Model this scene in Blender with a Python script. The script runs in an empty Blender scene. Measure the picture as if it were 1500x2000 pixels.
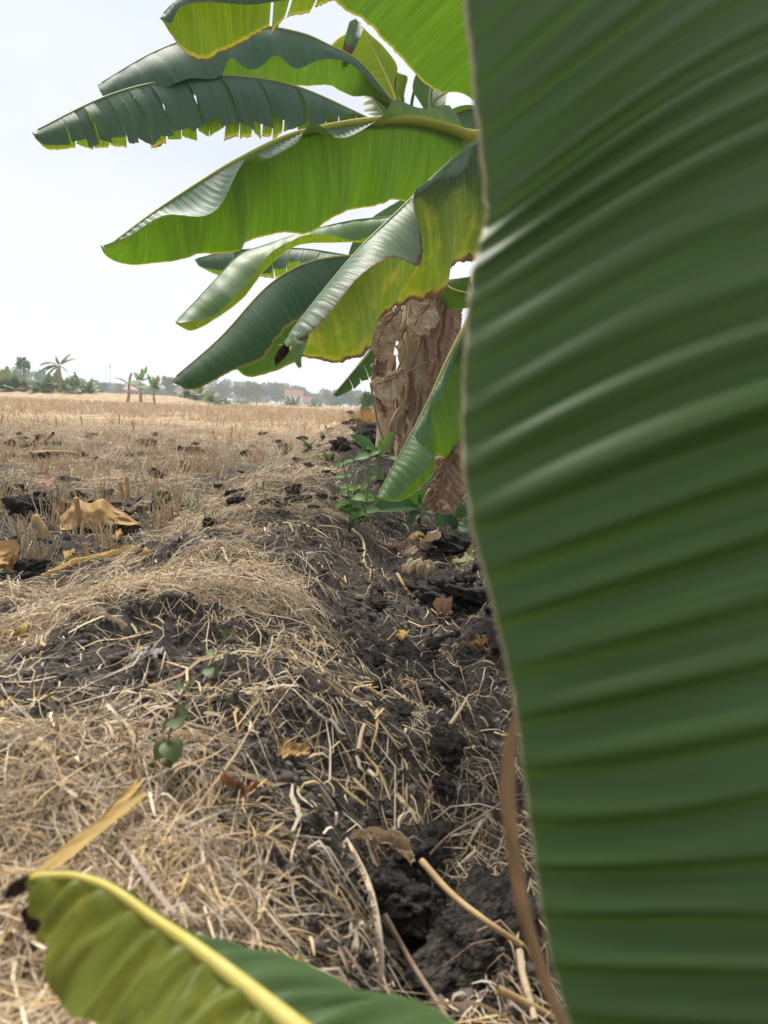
import bpy, math, random
import numpy as np
from mathutils import Matrix, Vector

random.seed(7)
RNG = np.random.default_rng(11)
SC = bpy.context.scene
COL = SC.collection

# ------------------------------------------------------------------ camera
W0, H0, F = 1500.0, 2000.0, 1444.0            # photograph frame and focal length in its pixels
CAM = np.array([0.0, 0.0, 0.45])
PITCH, ROLL = math.radians(-8.1), math.radians(2.5)
fw = np.array([0.0, math.cos(PITCH), math.sin(PITCH)])
R0 = np.array([1.0, 0.0, 0.0]); U0 = np.cross(R0, fw)
RV = math.cos(ROLL) * R0 + math.sin(ROLL) * U0
UV = -math.sin(ROLL) * R0 + math.cos(ROLL) * U0
cam_d = bpy.data.cameras.new('camera'); cam = bpy.data.objects.new('camera', cam_d); COL.objects.link(cam)
m = Matrix.Identity(4)
for i in range(3):
    m[i][0], m[i][1], m[i][2], m[i][3] = RV[i], UV[i], -fw[i], CAM[i]
cam.matrix_world = m
cam_d.sensor_fit = 'VERTICAL'; cam_d.sensor_height = 36.0; cam_d.lens = 36.0 * F / H0
cam_d.clip_start = 0.02; cam_d.clip_end = 3000
cam_d.dof.use_dof = True; cam_d.dof.focus_distance = 2.7; cam_d.dof.aperture_fstop = cam_d.lens / 4.0
SC.camera = cam

# ------------------------------------------------------------------ world, sun, exposure
SUN_EL, SUN_AZ = math.radians(58), math.radians(-28)      # azimuth from +Y towards +X
world = bpy.data.worlds.new('World'); SC.world = world; world.use_nodes = True
nt = world.node_tree; nd = nt.nodes; lk = nt.links
nd.clear()
out = nd.new('ShaderNodeOutputWorld'); bg = nd.new('ShaderNodeBackground'); bg.inputs['Strength'].default_value = 0.1
sky = nd.new('ShaderNodeTexSky'); sky.sky_type = 'NISHITA'; sky.sun_disc = False
sky.sun_elevation = SUN_EL; sky.sun_rotation = SUN_AZ; sky.dust_density = 4.0; sky.air_density = 1.0; sky.ozone_density = 1.5
tc = nd.new('ShaderNodeTexCoord'); mp = nd.new('ShaderNodeMapping'); mp.inputs['Scale'].default_value = (1.0, 1.0, 2.2)
mp.inputs['Location'].default_value = (0.25, 0.1, 0.4)
nz = nd.new('ShaderNodeTexNoise'); nz.inputs['Scale'].default_value = 1.3; nz.inputs['Detail'].default_value = 4; nz.inputs['Roughness'].default_value = 0.45
rmp = nd.new('ShaderNodeMapRange'); rmp.inputs[1].default_value = 0.34; rmp.inputs[2].default_value = 0.56
rmp.inputs[3].default_value = 0.30; rmp.inputs[4].default_value = 0.97
mx = nd.new('ShaderNodeMix'); mx.data_type = 'RGBA'
mx.inputs[7].default_value = (5.7, 5.8, 6.0, 1)
lk.new(tc.outputs['Generated'], mp.inputs[0]); lk.new(mp.outputs[0], nz.inputs['Vector'])
lk.new(nz.outputs['Fac'], rmp.inputs[0]); lk.new(rmp.outputs[0], mx.inputs[0])
dim = nd.new('ShaderNodeMix'); dim.data_type = 'RGBA'; dim.blend_type = 'MULTIPLY'; dim.inputs[0].default_value = 1.0; dim.inputs[7].default_value = (0.52, 0.63, 0.76, 1)
lk.new(sky.outputs[0], dim.inputs[6]); lk.new(dim.outputs[2], mx.inputs[6]); lk.new(mx.outputs[2], bg.inputs['Color']); lk.new(bg.outputs[0], out.inputs[0])
sun_d = bpy.data.lights.new('sun', 'SUN'); sun_d.energy = 3.1; sun_d.angle = math.radians(18); sun_d.color = (1.0, 0.95, 0.87)
sun = bpy.data.objects.new('sun', sun_d); COL.objects.link(sun)
sdir = Vector((math.sin(SUN_AZ) * math.cos(SUN_EL), math.cos(SUN_AZ) * math.cos(SUN_EL), math.sin(SUN_EL)))
sun.rotation_euler = sdir.to_track_quat('Z', 'Y').to_euler()
sun.location = (0, 0, 30)
SC.view_settings.view_transform = 'Standard'; SC.view_settings.look = 'None'
SC.view_settings.exposure = 0.80; SC.view_settings.gamma = 1.0
SC.cycles.use_denoising = True
SC.cycles.max_bounces = 6; SC.cycles.diffuse_bounces = 3; SC.cycles.glossy_bounces = 2
SC.cycles.transmission_bounces = 4; SC.cycles.volume_bounces = 1; SC.cycles.transparent_max_bounces = 6

# ------------------------------------------------------------------ helpers
def P(px, py, d):
    return CAM + RV * ((px - W0 / 2) / F * d) - UV * ((py - H0 / 2) / F * d) + fw * d

def sstep(a, b, x):
    t = np.clip((np.asarray(x, float) - a) / (b - a), 0, 1)
    return t * t * (3 - 2 * t)

def _hash(ix, iy, s):
    n = (ix.astype(np.int64) * 374761393 + iy.astype(np.int64) * 668265263 + s * 2147483647 + 1013) & 0xFFFFFFFF
    n = ((n ^ (n >> 13)) * 1274126177) & 0xFFFFFFFF
    n = ((n ^ (n >> 16)) * 2246822519) & 0xFFFFFFFF
    return ((n ^ (n >> 15)) & 0xFFFFFF) / float(0xFFFFFF)

def vn(x, y, s=0):
    x = np.asarray(x, float); y = np.asarray(y, float)
    ix = np.floor(x); iy = np.floor(y); fx = x - ix; fy = y - iy
    fx = fx * fx * fx * (fx * (fx * 6 - 15) + 10); fy = fy * fy * fy * (fy * (fy * 6 - 15) + 10)
    a = _hash(ix, iy, s); b = _hash(ix + 1, iy, s); c = _hash(ix, iy + 1, s); d = _hash(ix + 1, iy + 1, s)
    return (a + (b - a) * fx + (c - a) * fy + (a - b - c + d) * fx * fy) * 2 - 1

def fbm(x, y, s=0, o=4, g=0.5):
    r = 0; a = 1
    for k in range(o):
        r = r + a * vn(x * 2 ** k + 17.3 * k, y * 2 ** k - 9.1 * k, s + k); a *= g
    return r

def bund_x(y):
    return -0.33 - 0.035 * np.clip(y, 0, 9)

def ground_macro(x, y):
    x = np.asarray(x, float); y = np.asarray(y, float)
    a = x - bund_x(y)
    fur = 1 - 0.85 * sstep(3.2, 5.0, y)
    z = -0.13 * (1 - sstep(-0.62, -0.08, a)) * (1 - sstep(12, 20, y)) - 0.13 * sstep(12, 20, y)
    z = z + 0.018 * np.exp(-((a - 0.02) / 0.26) ** 2) * sstep(0.8, 2.0, y) * (1 - sstep(9, 14, y))
    z = z - 0.175 * sstep(0.10, 0.62, a) * fur
    wob = 0.03 * np.sin(y * 2.3)
    z = z + 0.145 * sstep(0.28 + wob, 0.55 + wob, x) * fur
    z = z + 0.13 * np.exp(-((x - 0.22) ** 2 / 0.35 + (y - 5.0) ** 2 / 1.1))
    xr = -0.02 - 0.055 * (y - 4.5)
    z = z + 0.16 * np.exp(-((x - xr) / (0.30 + 0.02 * y)) ** 2) * sstep(4.6, 6, y) * (1 - sstep(20, 30, y))
    z = z + 0.70 * np.exp(-((y - 60) / 5.0) ** 2) * sstep(-13, -18, x)
    z = z + 0.25 * np.exp(-((y - 75) / 2.0) ** 2) * sstep(-16, -10, x)
    # hollow washed out under the near edge of the bund
    z = z - 0.09 * np.exp(-((x - 0.06) ** 2 / 0.006 + (y - 0.80) ** 2 / 0.03))
    return z

def straw_mask(x, y):
    a = x - bund_x(y)
    bund = sstep(-0.75, -0.3, a) * (1 - sstep(0.13, 0.34, a + 0.09 * vn(x * 6, y * 4, 5)))
    pat = fbm(x * 3.2 + 0.4 * vn(x * 7, y * 7, 3), y * 2.2, 21, 3)
    mb = bund * np.clip(0.66 + 0.16 * sstep(1.2, 1.7, y) + 0.9 * pat + 0.45 * vn(x * 12, y * 8, 27), 0.05, 1)
    near = 1 - sstep(0.95, 1.25, y - 0.25 * x)
    mb = np.maximum(mb, bund * near * np.clip(0.60 + 0.7 * pat + 0.30 * vn(x * 14, y * 11, 28), 0.1, 1))
    field = 1 - sstep(-0.62, -0.25, a)
    mf = field * np.clip(0.42 + 0.95 * fbm(x * 1.7, y * 1.5, 33, 3), 0.03, 0.9)
    mf = np.maximum(mf, field * sstep(5, 9, y) * np.clip(0.75 + 0.4 * pat, 0.3, 1))
    slope = sstep(0.10, 0.40, a) * np.clip(0.01 + 0.22 * fbm(x * 5, y * 4, 44, 2), 0.008, 0.22)
    far = sstep(5.0, 7.0, y) * 0.7
    hole = np.exp(-(((x + 0.47) / 0.20) ** 2 + ((y - 1.12) / 0.13) ** 2)) + np.exp(-(((x + 0.17) / 0.14) ** 2 + ((y - 0.92) / 0.09) ** 2)) + 0.8 * np.exp(-(((x + 0.28) / 0.10) ** 2 + ((y - 1.02) / 0.05) ** 2))
    mb = mb * (1 - 0.70 * np.clip(hole * 1.2, 0, 1)); mf = mf * (1 - 0.5 * np.clip(hole, 0, 1))
    return np.clip(np.maximum(np.maximum(mb, mf), np.maximum(slope, far * (a < 0.3))), 0, 1)

def ground_z(x, y, fine=True):
    x = np.asarray(x, float); y = np.asarray(y, float)
    z = ground_macro(x, y)
    fade = 1.0 / (1 + 0.02 * np.clip(y, 0, 500))
    z = z + (0.030 * fbm(x * 2.6, y * 2.6, 1, 3)) * fade
    soil = 1 - 0.55 * straw_mask(x, y)
    lump = 1 - np.abs(vn(x * 9, y * 9, 8)); lump2 = 1 - np.abs(vn(x * 21, y * 21, 9))
    z = z + soil * (0.034 * (lump ** 2 - 0.4) + 0.020 * (lump2 - 0.6))
    if fine:
        l3 = 1 - np.abs(vn(x * 47, y * 47, 12)); l4 = vn(x * 95, y * 95, 14); l5 = vn(x * 150 + 3, y * 150, 15)
        z = z + soil * (0.014 * (l3 - 0.6) + 0.006 * l4 + 0.004 * l5)
    return z

def G(px, py, lift=0.0):
    """ground point seen at a pixel of the photograph"""
    dvec = RV * ((px - W0 / 2) / F) - UV * ((py - H0 / 2) / F) + fw
    ts = np.concatenate([np.linspace(0.3, 6, 500), np.geomspace(6.02, 320, 700)])
    pts = CAM[None] + dvec[None] * ts[:, None]
    below = pts[:, 2] < ground_z(pts[:, 0], pts[:, 1], False)
    k = int(np.argmax(below)) if below.any() else len(ts) - 1
    q = pts[k].copy(); q[2] = float(ground_z(q[0], q[1], False))
    return q + (CAM - q) * (lift / max(0.1, CAM[2] - q[2]))

def at_far(px, dist):
    q = P(px, 795, dist); q[2] = float(ground_macro(q[0], q[1])); return q

KNOTS = {}
def cr(pts, t):
    """smooth curve through points, t in 0..1 by chord length"""
    p = np.asarray(pts, float); t = np.clip(np.atleast_1d(t), 0, 1)
    if len(p) == 2:
        return p[0] + (p[1] - p[0]) * t[:, None]
    dl = np.linalg.norm(np.diff(p, axis=0), axis=1); k = np.concatenate([[0], np.cumsum(dl)]); k /= k[-1]
    if KNOTS.get('even'): k = np.linspace(0, 1, len(p))
    i = np.clip(np.searchsorted(k, t, side='right') - 1, 0, len(p) - 2)
    tan = np.zeros_like(p)
    tan[1:-1] = (p[2:] - p[:-2]) / (k[2:] - k[:-2])[:, None]
    tan[0] = (p[1] - p[0]) / (k[1] - k[0]); tan[-1] = (p[-1] - p[-2]) / (k[-1] - k[-2])
    h = (k[i + 1] - k[i])[:, None]; s = ((t - k[i])[:, None]) / h
    return ((2 * s**3 - 3 * s**2 + 1) * p[i] + (s**3 - 2 * s**2 + s) * h * tan[i]
            + (-2 * s**3 + 3 * s**2) * p[i + 1] + (s**3 - s**2) * h * tan[i + 1])

def mesh(name, v, f, mat, parent=None, base=(0, 0, 0), uv=None, col=None, smooth=True, extra=None):
    v = np.asarray(v, np.float32) - np.asarray(base, np.float32)
    me = bpy.data.meshes.new(name)
    if isinstance(f, np.ndarray):
        n, k = f.shape
        me.vertices.add(len(v)); me.vertices.foreach_set('co', v.ravel())
        me.loops.add(n * k); me.loops.foreach_set('vertex_index', f.ravel().astype(np.int32))
        me.polygons.add(n); me.polygons.foreach_set('loop_start', np.arange(0, n * k, k, dtype=np.int32))
        me.update(calc_edges=True)
    else:
        me.from_pydata(v.tolist(), [], f)
    if uv is not None:
        li = np.zeros(len(me.loops), np.int32); me.loops.foreach_get('vertex_index', li)
        l = me.uv_layers.new(name='UVMap'); l.data.foreach_set('uv', np.asarray(uv, np.float32)[li].ravel())
    if col is not None:
        a = me.attributes.new('col', 'FLOAT_COLOR', 'POINT'); c = np.ones((len(v), 4), np.float32); c[:, :3] = col
        a.data.foreach_set('color', c.ravel())
    if extra is not None:
        a = me.attributes.new('mask', 'FLOAT', 'POINT'); a.data.foreach_set('value', np.asarray(extra, np.float32))
    if smooth:
        me.polygons.foreach_set('use_smooth', np.ones(len(me.polygons), bool))
    me.materials.append(mat)
    o = bpy.data.objects.new(name, me); COL.objects.link(o)
    if parent is not None:
        o.parent = parent
    return o

def tag(o, label=None, cat=None, group=None, kind=None):
    if label: o['label'] = label
    if cat: o['category'] = cat
    if group: o['group'] = group
    if kind: o['kind'] = kind
    return o

def empty(name, loc, label, cat, group=None):
    o = bpy.data.objects.new(name, None); COL.objects.link(o); o.location = tuple(loc)
    return tag(o, label, cat, group)

def grid_faces(nr, nc, off=0):
    i = np.arange(nr - 1)[:, None] * nc + np.arange(nc - 1)[None]
    i = i.ravel() + off
    return np.stack([i, i + 1, i + nc + 1, i + nc], 1)

def unit(v):
    return v / np.maximum(np.linalg.norm(v, axis=-1, keepdims=True), 1e-9)

def tube(path, rad, ns=8, flat=1.0, cap=True):
    """verts, faces of a tube along a path; radius per point"""
    p = np.asarray(path, float); n = len(p); rad = np.broadcast_to(np.asarray(rad, float), (n,))
    T = unit(np.gradient(p, axis=0))
    ref = np.array([0, 0, 1.0]) if abs(T[:, 2]).mean() < 0.8 else np.array([1.0, 0, 0])
    A = unit(np.cross(T, ref)); B = np.cross(T, A)
    an = np.arange(ns) / ns * 2 * np.pi
    v = p[:, None] + rad[:, None, None] * (np.cos(an)[None, :, None] * A[:, None] + flat * np.sin(an)[None, :, None] * B[:, None])
    v = v.reshape(-1, 3)
    i = (np.arange(n - 1)[:, None] * ns + np.arange(ns)[None]); j = (np.arange(n - 1)[:, None] * ns + (np.arange(ns)[None] + 1) % ns)
    f = np.stack([i, j, j + ns, i + ns], -1).reshape(-1, 4)
    return v, f

# ------------------------------------------------------------------ materials
def new_mat(name):
    M = bpy.data.materials.new(name); M.use_nodes = True
    return M, M.node_tree.nodes, M.node_tree.links, M.node_tree.nodes['Principled BSDF']

def mixc(n, l, fac, a, b, mode='MIX'):
    x = n.new('ShaderNodeMix'); x.data_type = 'RGBA'; x.blend_type = mode
    for s, val in ((0, fac), (6, a), (7, b)):
        if hasattr(val, 'node'): l.new(val, x.inputs[s])
        else: x.inputs[s].default_value = val if s == 0 else (*val, 1)
    return x.outputs[2]

def mrange(n, l, v, a, b, c=0.0, d=1.0):
    x = n.new('ShaderNodeMapRange'); l.new(v, x.inputs[0])
    for i, q in enumerate((a, b, c, d)): x.inputs[i + 1].default_value = q
    return x.outputs[0]

def noise(n, l, vec, scale, detail=3, rough=0.55):
    x = n.new('ShaderNodeTexNoise'); x.inputs['Scale'].default_value = scale
    x.inputs['Detail'].default_value = detail; x.inputs['Roughness'].default_value = rough
    if vec is not None: l.new(vec, x.inputs['Vector'])
    return x.outputs['Fac']

def mapped(n, l, src, scale):
    x = n.new('ShaderNodeMapping'); x.inputs['Scale'].default_value = scale; l.new(src, x.inputs[0]); return x.outputs[0]

def leaf_mat(name, base, trans, tfac=0.45, yellow=0.0, brown=0.0, blotch=0.0, rough=0.42, vein=120.0, bump=0.25, spec=0.5, rim=None, bloom=0.12):
    """banana blade: base colour, light let through, yellowed / scorched margins, veins across the blade (uv.y in metres)"""
    M, n, l, b = new_mat(name)
    tcn = n.new('ShaderNodeTexCoord'); uv = tcn.outputs['UV']; ob = tcn.outputs['Object']
    sx = n.new('ShaderNodeSeparateXYZ'); l.new(uv, sx.inputs[0]); U = sx.outputs['X']
    vfine = noise(n, l, mapped(n, l, uv, (1.2, vein * 2.2, 1)), 1.0, 2)
    vmed = noise(n, l, mapped(n, l, uv, (0.9, vein * 0.32, 1)), 1.0, 2)
    big = noise(n, l, ob, 3.5, 3)
    c = mixc(n, l, mrange(n, l, vfine, 0.40, 0.66), base, tuple(q * 1.35 + 0.006 for q in base))
    c = mixc(n, l, mrange(n, l, vmed, 0.35, 0.7, 0, 0.55), c, tuple(q * 0.72 for q in base))
    c = mixc(n, l, mrange(n, l, big, 0.35, 0.7, 0, bloom * 2.2), c, (0.15, 0.19, 0.12))
    t = mixc(n, l, mrange(n, l, vfine, 0.40, 0.66, 0, 0.8), trans, tuple(q * 1.5 for q in trans))
    t = mixc(n, l, mrange(n, l, vmed, 0.35, 0.7, 0, 0.6), t, tuple(q * 0.6 for q in trans))
    brk = noise(n, l, ob, 14, 4)
    brk2 = noise(n, l, mapped(n, l, uv, (4, 22, 1)), 1.0, 3)
    if yellow > 0:
        s = n.new('ShaderNodeMath'); s.operation = 'MULTIPLY_ADD'; l.new(brk, s.inputs[0]); s.inputs[1].default_value = 0.35 * yellow; l.new(U, s.inputs[2])
        fy = mrange(n, l, s.outputs[0], 1.0 - 0.22 * yellow, 1.0 + 0.16 * yellow, 0, 0.9)
        c = mixc(n, l, fy, c, (0.33, 0.28, 0.035)); t = mixc(n, l, fy, t, (0.50, 0.42, 0.04))
    if blotch > 0:
        fb = mrange(n, l, noise(n, l, mapped(n, l, uv, (2.5, 9, 1)), 1.6, 4), 0.62 - 0.12 * blotch, 0.80, 0, 0.75)
        c = mixc(n, l, fb, c, (0.30, 0.26, 0.03)); t = mixc(n, l, fb, t, (0.62, 0.50, 0.04))
        sp = mrange(n, l, noise(n, l, mapped(n, l, uv, (14, 30, 1)), 1.5, 5, 0.7), 0.64, 0.72, 0, 0.85)
        c = mixc(n, l, sp, c, (0.05, 0.035, 0.02)); t = mixc(n, l, sp, t, (0.05, 0.03, 0.01))
    if brown > 0:
        s = n.new('ShaderNodeMath'); s.operation = 'MULTIPLY_ADD'; l.new(brk2, s.inputs[0]); s.inputs[1].default_value = 0.22 * brown; l.new(U, s.inputs[2])
        fr = mrange(n, l, s.outputs[0], 1.062 - 0.035 * brown, 1.092 - 0.03 * brown)
        c = mixc(n, l, fr, c, (0.13, 0.075, 0.045)); t = mixc(n, l, fr, t, (0.12, 0.05, 0.02))
    if rim is not None:
        fr = mrange(n, l, U, rim[3], rim[3] + 0.006); c = mixc(n, l, fr, c, rim[:3]); t = mixc(n, l, fr, t, rim[:3])
    l.new(c, b.inputs['Base Color']); b.inputs['Roughness'].default_value = rough
    b.inputs['Specular IOR Level'].default_value = spec
    bp = n.new('ShaderNodeBump'); bp.inputs['Strength'].default_value = bump; bp.inputs['Distance'].default_value = 0.003
    hs = n.new('ShaderNodeMath'); hs.operation = 'ADD'; l.new(vfine, hs.inputs[0]); l.new(vmed, hs.inputs[1]); l.new(hs.outputs[0], bp.inputs['Height'])
    l.new(bp.outputs[0], b.inputs['Normal'])
    tr = n.new('ShaderNodeBsdfTranslucent'); l.new(t, tr.inputs['Color']); l.new(bp.outputs[0], tr.inputs['Normal'])
    ms = n.new('ShaderNodeMixShader'); ms.inputs[0].default_value = tfac
    l.new(b.outputs[0], ms.inputs[1]); l.new(tr.outputs[0], ms.inputs[2])
    l.new(ms.outputs[0], n['Material Output'].inputs['Surface'])
    return M

def plain_mat(name, c1, c2, scale=12.0, rough=0.85, bump=0.3, stretch=(1, 1, 1), trans=0.0, spec=0.2, dist=0.004):
    M, n, l, b = new_mat(name)
    tcn = n.new('ShaderNodeTexCoord'); ob = mapped(n, l, tcn.outputs['Object'], stretch)
    f = noise(n, l, ob, scale, 5, 0.6)
    c = mixc(n, l, mrange(n, l, f, 0.32, 0.68), c1, c2)
    l.new(c, b.inputs['Base Color']); b.inputs['Roughness'].default_value = rough; b.inputs['Specular IOR Level'].default_value = spec
    bp = n.new('ShaderNodeBump'); bp.inputs['Strength'].default_value = bump; bp.inputs['Distance'].default_value = dist
    l.new(f, bp.inputs['Height']); l.new(bp.outputs[0], b.inputs['Normal'])
    if trans > 0:
        tr = n.new('ShaderNodeBsdfTranslucent'); l.new(c, tr.inputs['Color'])
        ms = n.new('ShaderNodeMixShader'); ms.inputs[0].default_value = trans
        l.new(b.outputs[0], ms.inputs[1]); l.new(tr.outputs[0], ms.inputs[2]); l.new(ms.outputs[0], n['Material Output'].inputs['Surface'])
    return M

def attr_mat(name, rough=0.75, trans=0.0, spec=0.25):
    M, n, l, b = new_mat(name)
    a = n.new('ShaderNodeAttribute'); a.attribute_name = 'col'
    l.new(a.outputs['Color'], b.inputs['Base Color']); b.inputs['Roughness'].default_value = rough; b.inputs['Specular IOR Level'].default_value = spec
    if trans > 0:
        tr = n.new('ShaderNodeBsdfTranslucent'); l.new(a.outputs['Color'], tr.inputs['Color'])
        ms = n.new('ShaderNodeMixShader'); ms.inputs[0].default_value = trans
        l.new(b.outputs[0], ms.inputs[1]); l.new(tr.outputs[0], ms.inputs[2]); l.new(ms.outputs[0], n['Material Output'].inputs['Surface'])
    return M

def dry_mat(name, c1, c2, vein=60, trans=0.2, rough=0.7):
    """dead leaf or sheath: fibres along uv.y lines, blotches"""
    M, n, l, b = new_mat(name)
    tcn = n.new('ShaderNodeTexCoord'); uv = tcn.outputs['UV']; ob = tcn.outputs['Object']
    f1 = noise(n, l, mapped(n, l, uv, (1.0, vein, 1)), 1.0, 4, 0.65); f2 = noise(n, l, ob, 9, 4, 0.6)
    c = mixc(n, l, mrange(n, l, f1, 0.38, 0.62), c1, c2)
    c = mixc(n, l, mrange(n, l, f2, 0.45, 0.75, 0, 0.5), c, tuple(q * 0.45 for q in c1))
    l.new(c, b.inputs['Base Color']); b.inputs['Roughness'].default_value = rough; b.inputs['Specular IOR Level'].default_value = 0.25
    bp = n.new('ShaderNodeBump'); bp.inputs['Strength'].default_value = 0.55; bp.inputs['Distance'].default_value = 0.004
    l.new(f1, bp.inputs['Height']); l.new(bp.outputs[0], b.inputs['Normal'])
    tr = n.new('ShaderNodeBsdfTranslucent'); l.new(c, tr.inputs['Color'])
    ms = n.new('ShaderNodeMixShader'); ms.inputs[0].default_value = trans
    l.new(b.outputs[0], ms.inputs[1]); l.new(tr.outputs[0], ms.inputs[2]); l.new(ms.outputs[0], n['Material Output'].inputs['Surface'])
    return M

M_LEAF = leaf_mat('banana_leaf_green', (0.034, 0.095, 0.012), (0.118, 0.232, 0.010), 0.46, yellow=0.07, spec=0.3, bloom=0.0)
M_LEAF_Y = leaf_mat('banana_leaf_yellowing', (0.040, 0.100, 0.012), (0.19, 0.275, 0.012), 0.46, yellow=0.16, brown=0.45, spec=0.3, bloom=0.0)
M_LEAF_D = leaf_mat('banana_leaf_blue_sheen', (0.056, 0.118, 0.074), (0.14, 0.26, 0.02), 0.25, brown=0.2, bloom=0.12, spec=0.2, rough=0.5, bump=0.45)  # bluish sky sheen of upper faces put into the base colour
M_LEAF_K = leaf_mat('banana_leaf_dark_green', (0.032, 0.088, 0.034), (0.16, 0.34, 0.012), 0.28, yellow=0.12, bloom=0.03, spec=0.2, rough=0.5, bump=0.4)
M_LEAF_P = leaf_mat('banana_leaf_pale', (0.115, 0.215, 0.075), (0.20, 0.34, 0.03), 0.28, bloom=0.15, spec=0.2, bump=0.45)
M_LEAF_T = leaf_mat('banana_leaf_sky_sheen', (0.120, 0.200, 0.125), (0.16, 0.28, 0.04), 0.24, bloom=0.2, spec=0.2, rough=0.48, bump=0.6, vein=70)  # rolled upper half: pale sky sheen painted into the base colour
M_LEAF_U = leaf_mat('banana_leaf_sky_sheen_scorched', (0.140, 0.205, 0.120), (0.22, 0.34, 0.05), 0.24, brown=1.1, bloom=0.2, spec=0.2, rough=0.48, bump=0.6, vein=60)  # sky sheen mixed into the base colour; brown margin is real scorching
M_LEAF_S = leaf_mat('banana_leaf_scorched', (0.040, 0.085, 0.012), (0.21, 0.29, 0.008), 0.46, yellow=0.30, brown=0.9, blotch=0.8, vein=90, spec=0.3, bloom=0.0)
M_LEAF_B = leaf_mat('banana_leaf_close', (0.044, 0.090, 0.017), (0.085, 0.17, 0.012), 0.18, rough=0.50, vein=300, bump=0.10, spec=0.26, rim=(0.34, 0.29, 0.17, 0.990), bloom=0.10)
M_LEAF_L = leaf_mat('banana_leaf_low', (0.125, 0.160, 0.026), (0.40, 0.42, 0.026), 0.42, brown=0.1, blotch=0.50, vein=70, bump=0.4, spec=0.18, bloom=0.0)
M_RIB = plain_mat('midrib_green_yellow', (0.26, 0.28, 0.05), (0.36, 0.36, 0.07), 5, 0.5, 0.1, trans=0.15, spec=0.4)
M_RIB_Y = plain_mat('midrib_pale_yellow', (0.60, 0.48, 0.07), (0.66, 0.56, 0.16), 45, 0.5, 0.15, trans=0.15, spec=0.4)
M_RIB_L = plain_mat('midrib_lemon', (0.50, 0.46, 0.05), (0.42, 0.42, 0.06), 5, 0.5, 0.1, trans=0.2, spec=0.3)
M_RIB_G = plain_mat('midrib_green', (0.10, 0.17, 0.045), (0.17, 0.24, 0.06), 6, 0.5, 0.1, trans=0.1, spec=0.4)
M_STEM = plain_mat('pseudostem', (0.76, 0.59, 0.38), (0.40, 0.285, 0.17), 7, 0.8, 0.6, stretch=(3.5, 3.5, 0.35), dist=0.01)
M_STEM_G = plain_mat('pseudostem_green', (0.12, 0.15, 0.05), (0.20, 0.17, 0.08), 6, 0.7, 0.4, stretch=(3.5, 3.5, 0.35))
M_DEAD = dry_mat('dead_leaf_brown', (0.62, 0.46, 0.29), (0.38, 0.265, 0.165))
M_DEAD_R = dry_mat('dead_leaf_reddish', (0.44, 0.28, 0.18), (0.26, 0.16, 0.10))
M_DEAD_P = dry_mat('dead_leaf_pale', (0.78, 0.61, 0.41), (0.48, 0.35, 0.22))
M_DEAD_T = dry_mat('dead_leaf_tan', (0.53, 0.34, 0.13), (0.36, 0.20, 0.075), vein=18, trans=0.15)
M_DEAD_K = dry_mat('dead_leaf_dark', (0.075, 0.042, 0.028), (0.045, 0.028, 0.02))
M_DEAD_O = dry_mat('dead_margin', (0.56, 0.38, 0.23), (0.46, 0.25, 0.11), vein=25, trans=0.25)
M_DEAD_W = plain_mat('bleached_leaf', (0.66, 0.56, 0.43), (0.46, 0.36, 0.26), 60, 0.8, 0.5, trans=0.1)
M_STRAWL = dry_mat('straw_leaf', (0.68, 0.48, 0.18), (0.54, 0.36, 0.12), vein=30, trans=0.2)
M_STALK = plain_mat('stalk', (0.50, 0.35, 0.17), (0.34, 0.22, 0.10), 30, 0.7, 0.4, stretch=(1, 1, 0.3))
M_TWIG = plain_mat('twig', (0.30, 0.22, 0.15), (0.20, 0.14, 0.09), 40, 0.8, 0.4)
M_CHAR = plain_mat('charred', (0.015, 0.014, 0.014), (0.03, 0.028, 0.026), 40, 0.8, 0.4)
M_ASH = plain_mat('white_scrap', (0.42, 0.40, 0.37), (0.20, 0.185, 0.17), 60, 0.8, 0.5)
M_BLADE = attr_mat('dry_grass', 0.7, 0.12)
M_HERB = attr_mat('herb_leaf', 0.5, 0.35, 0.4)

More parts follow.
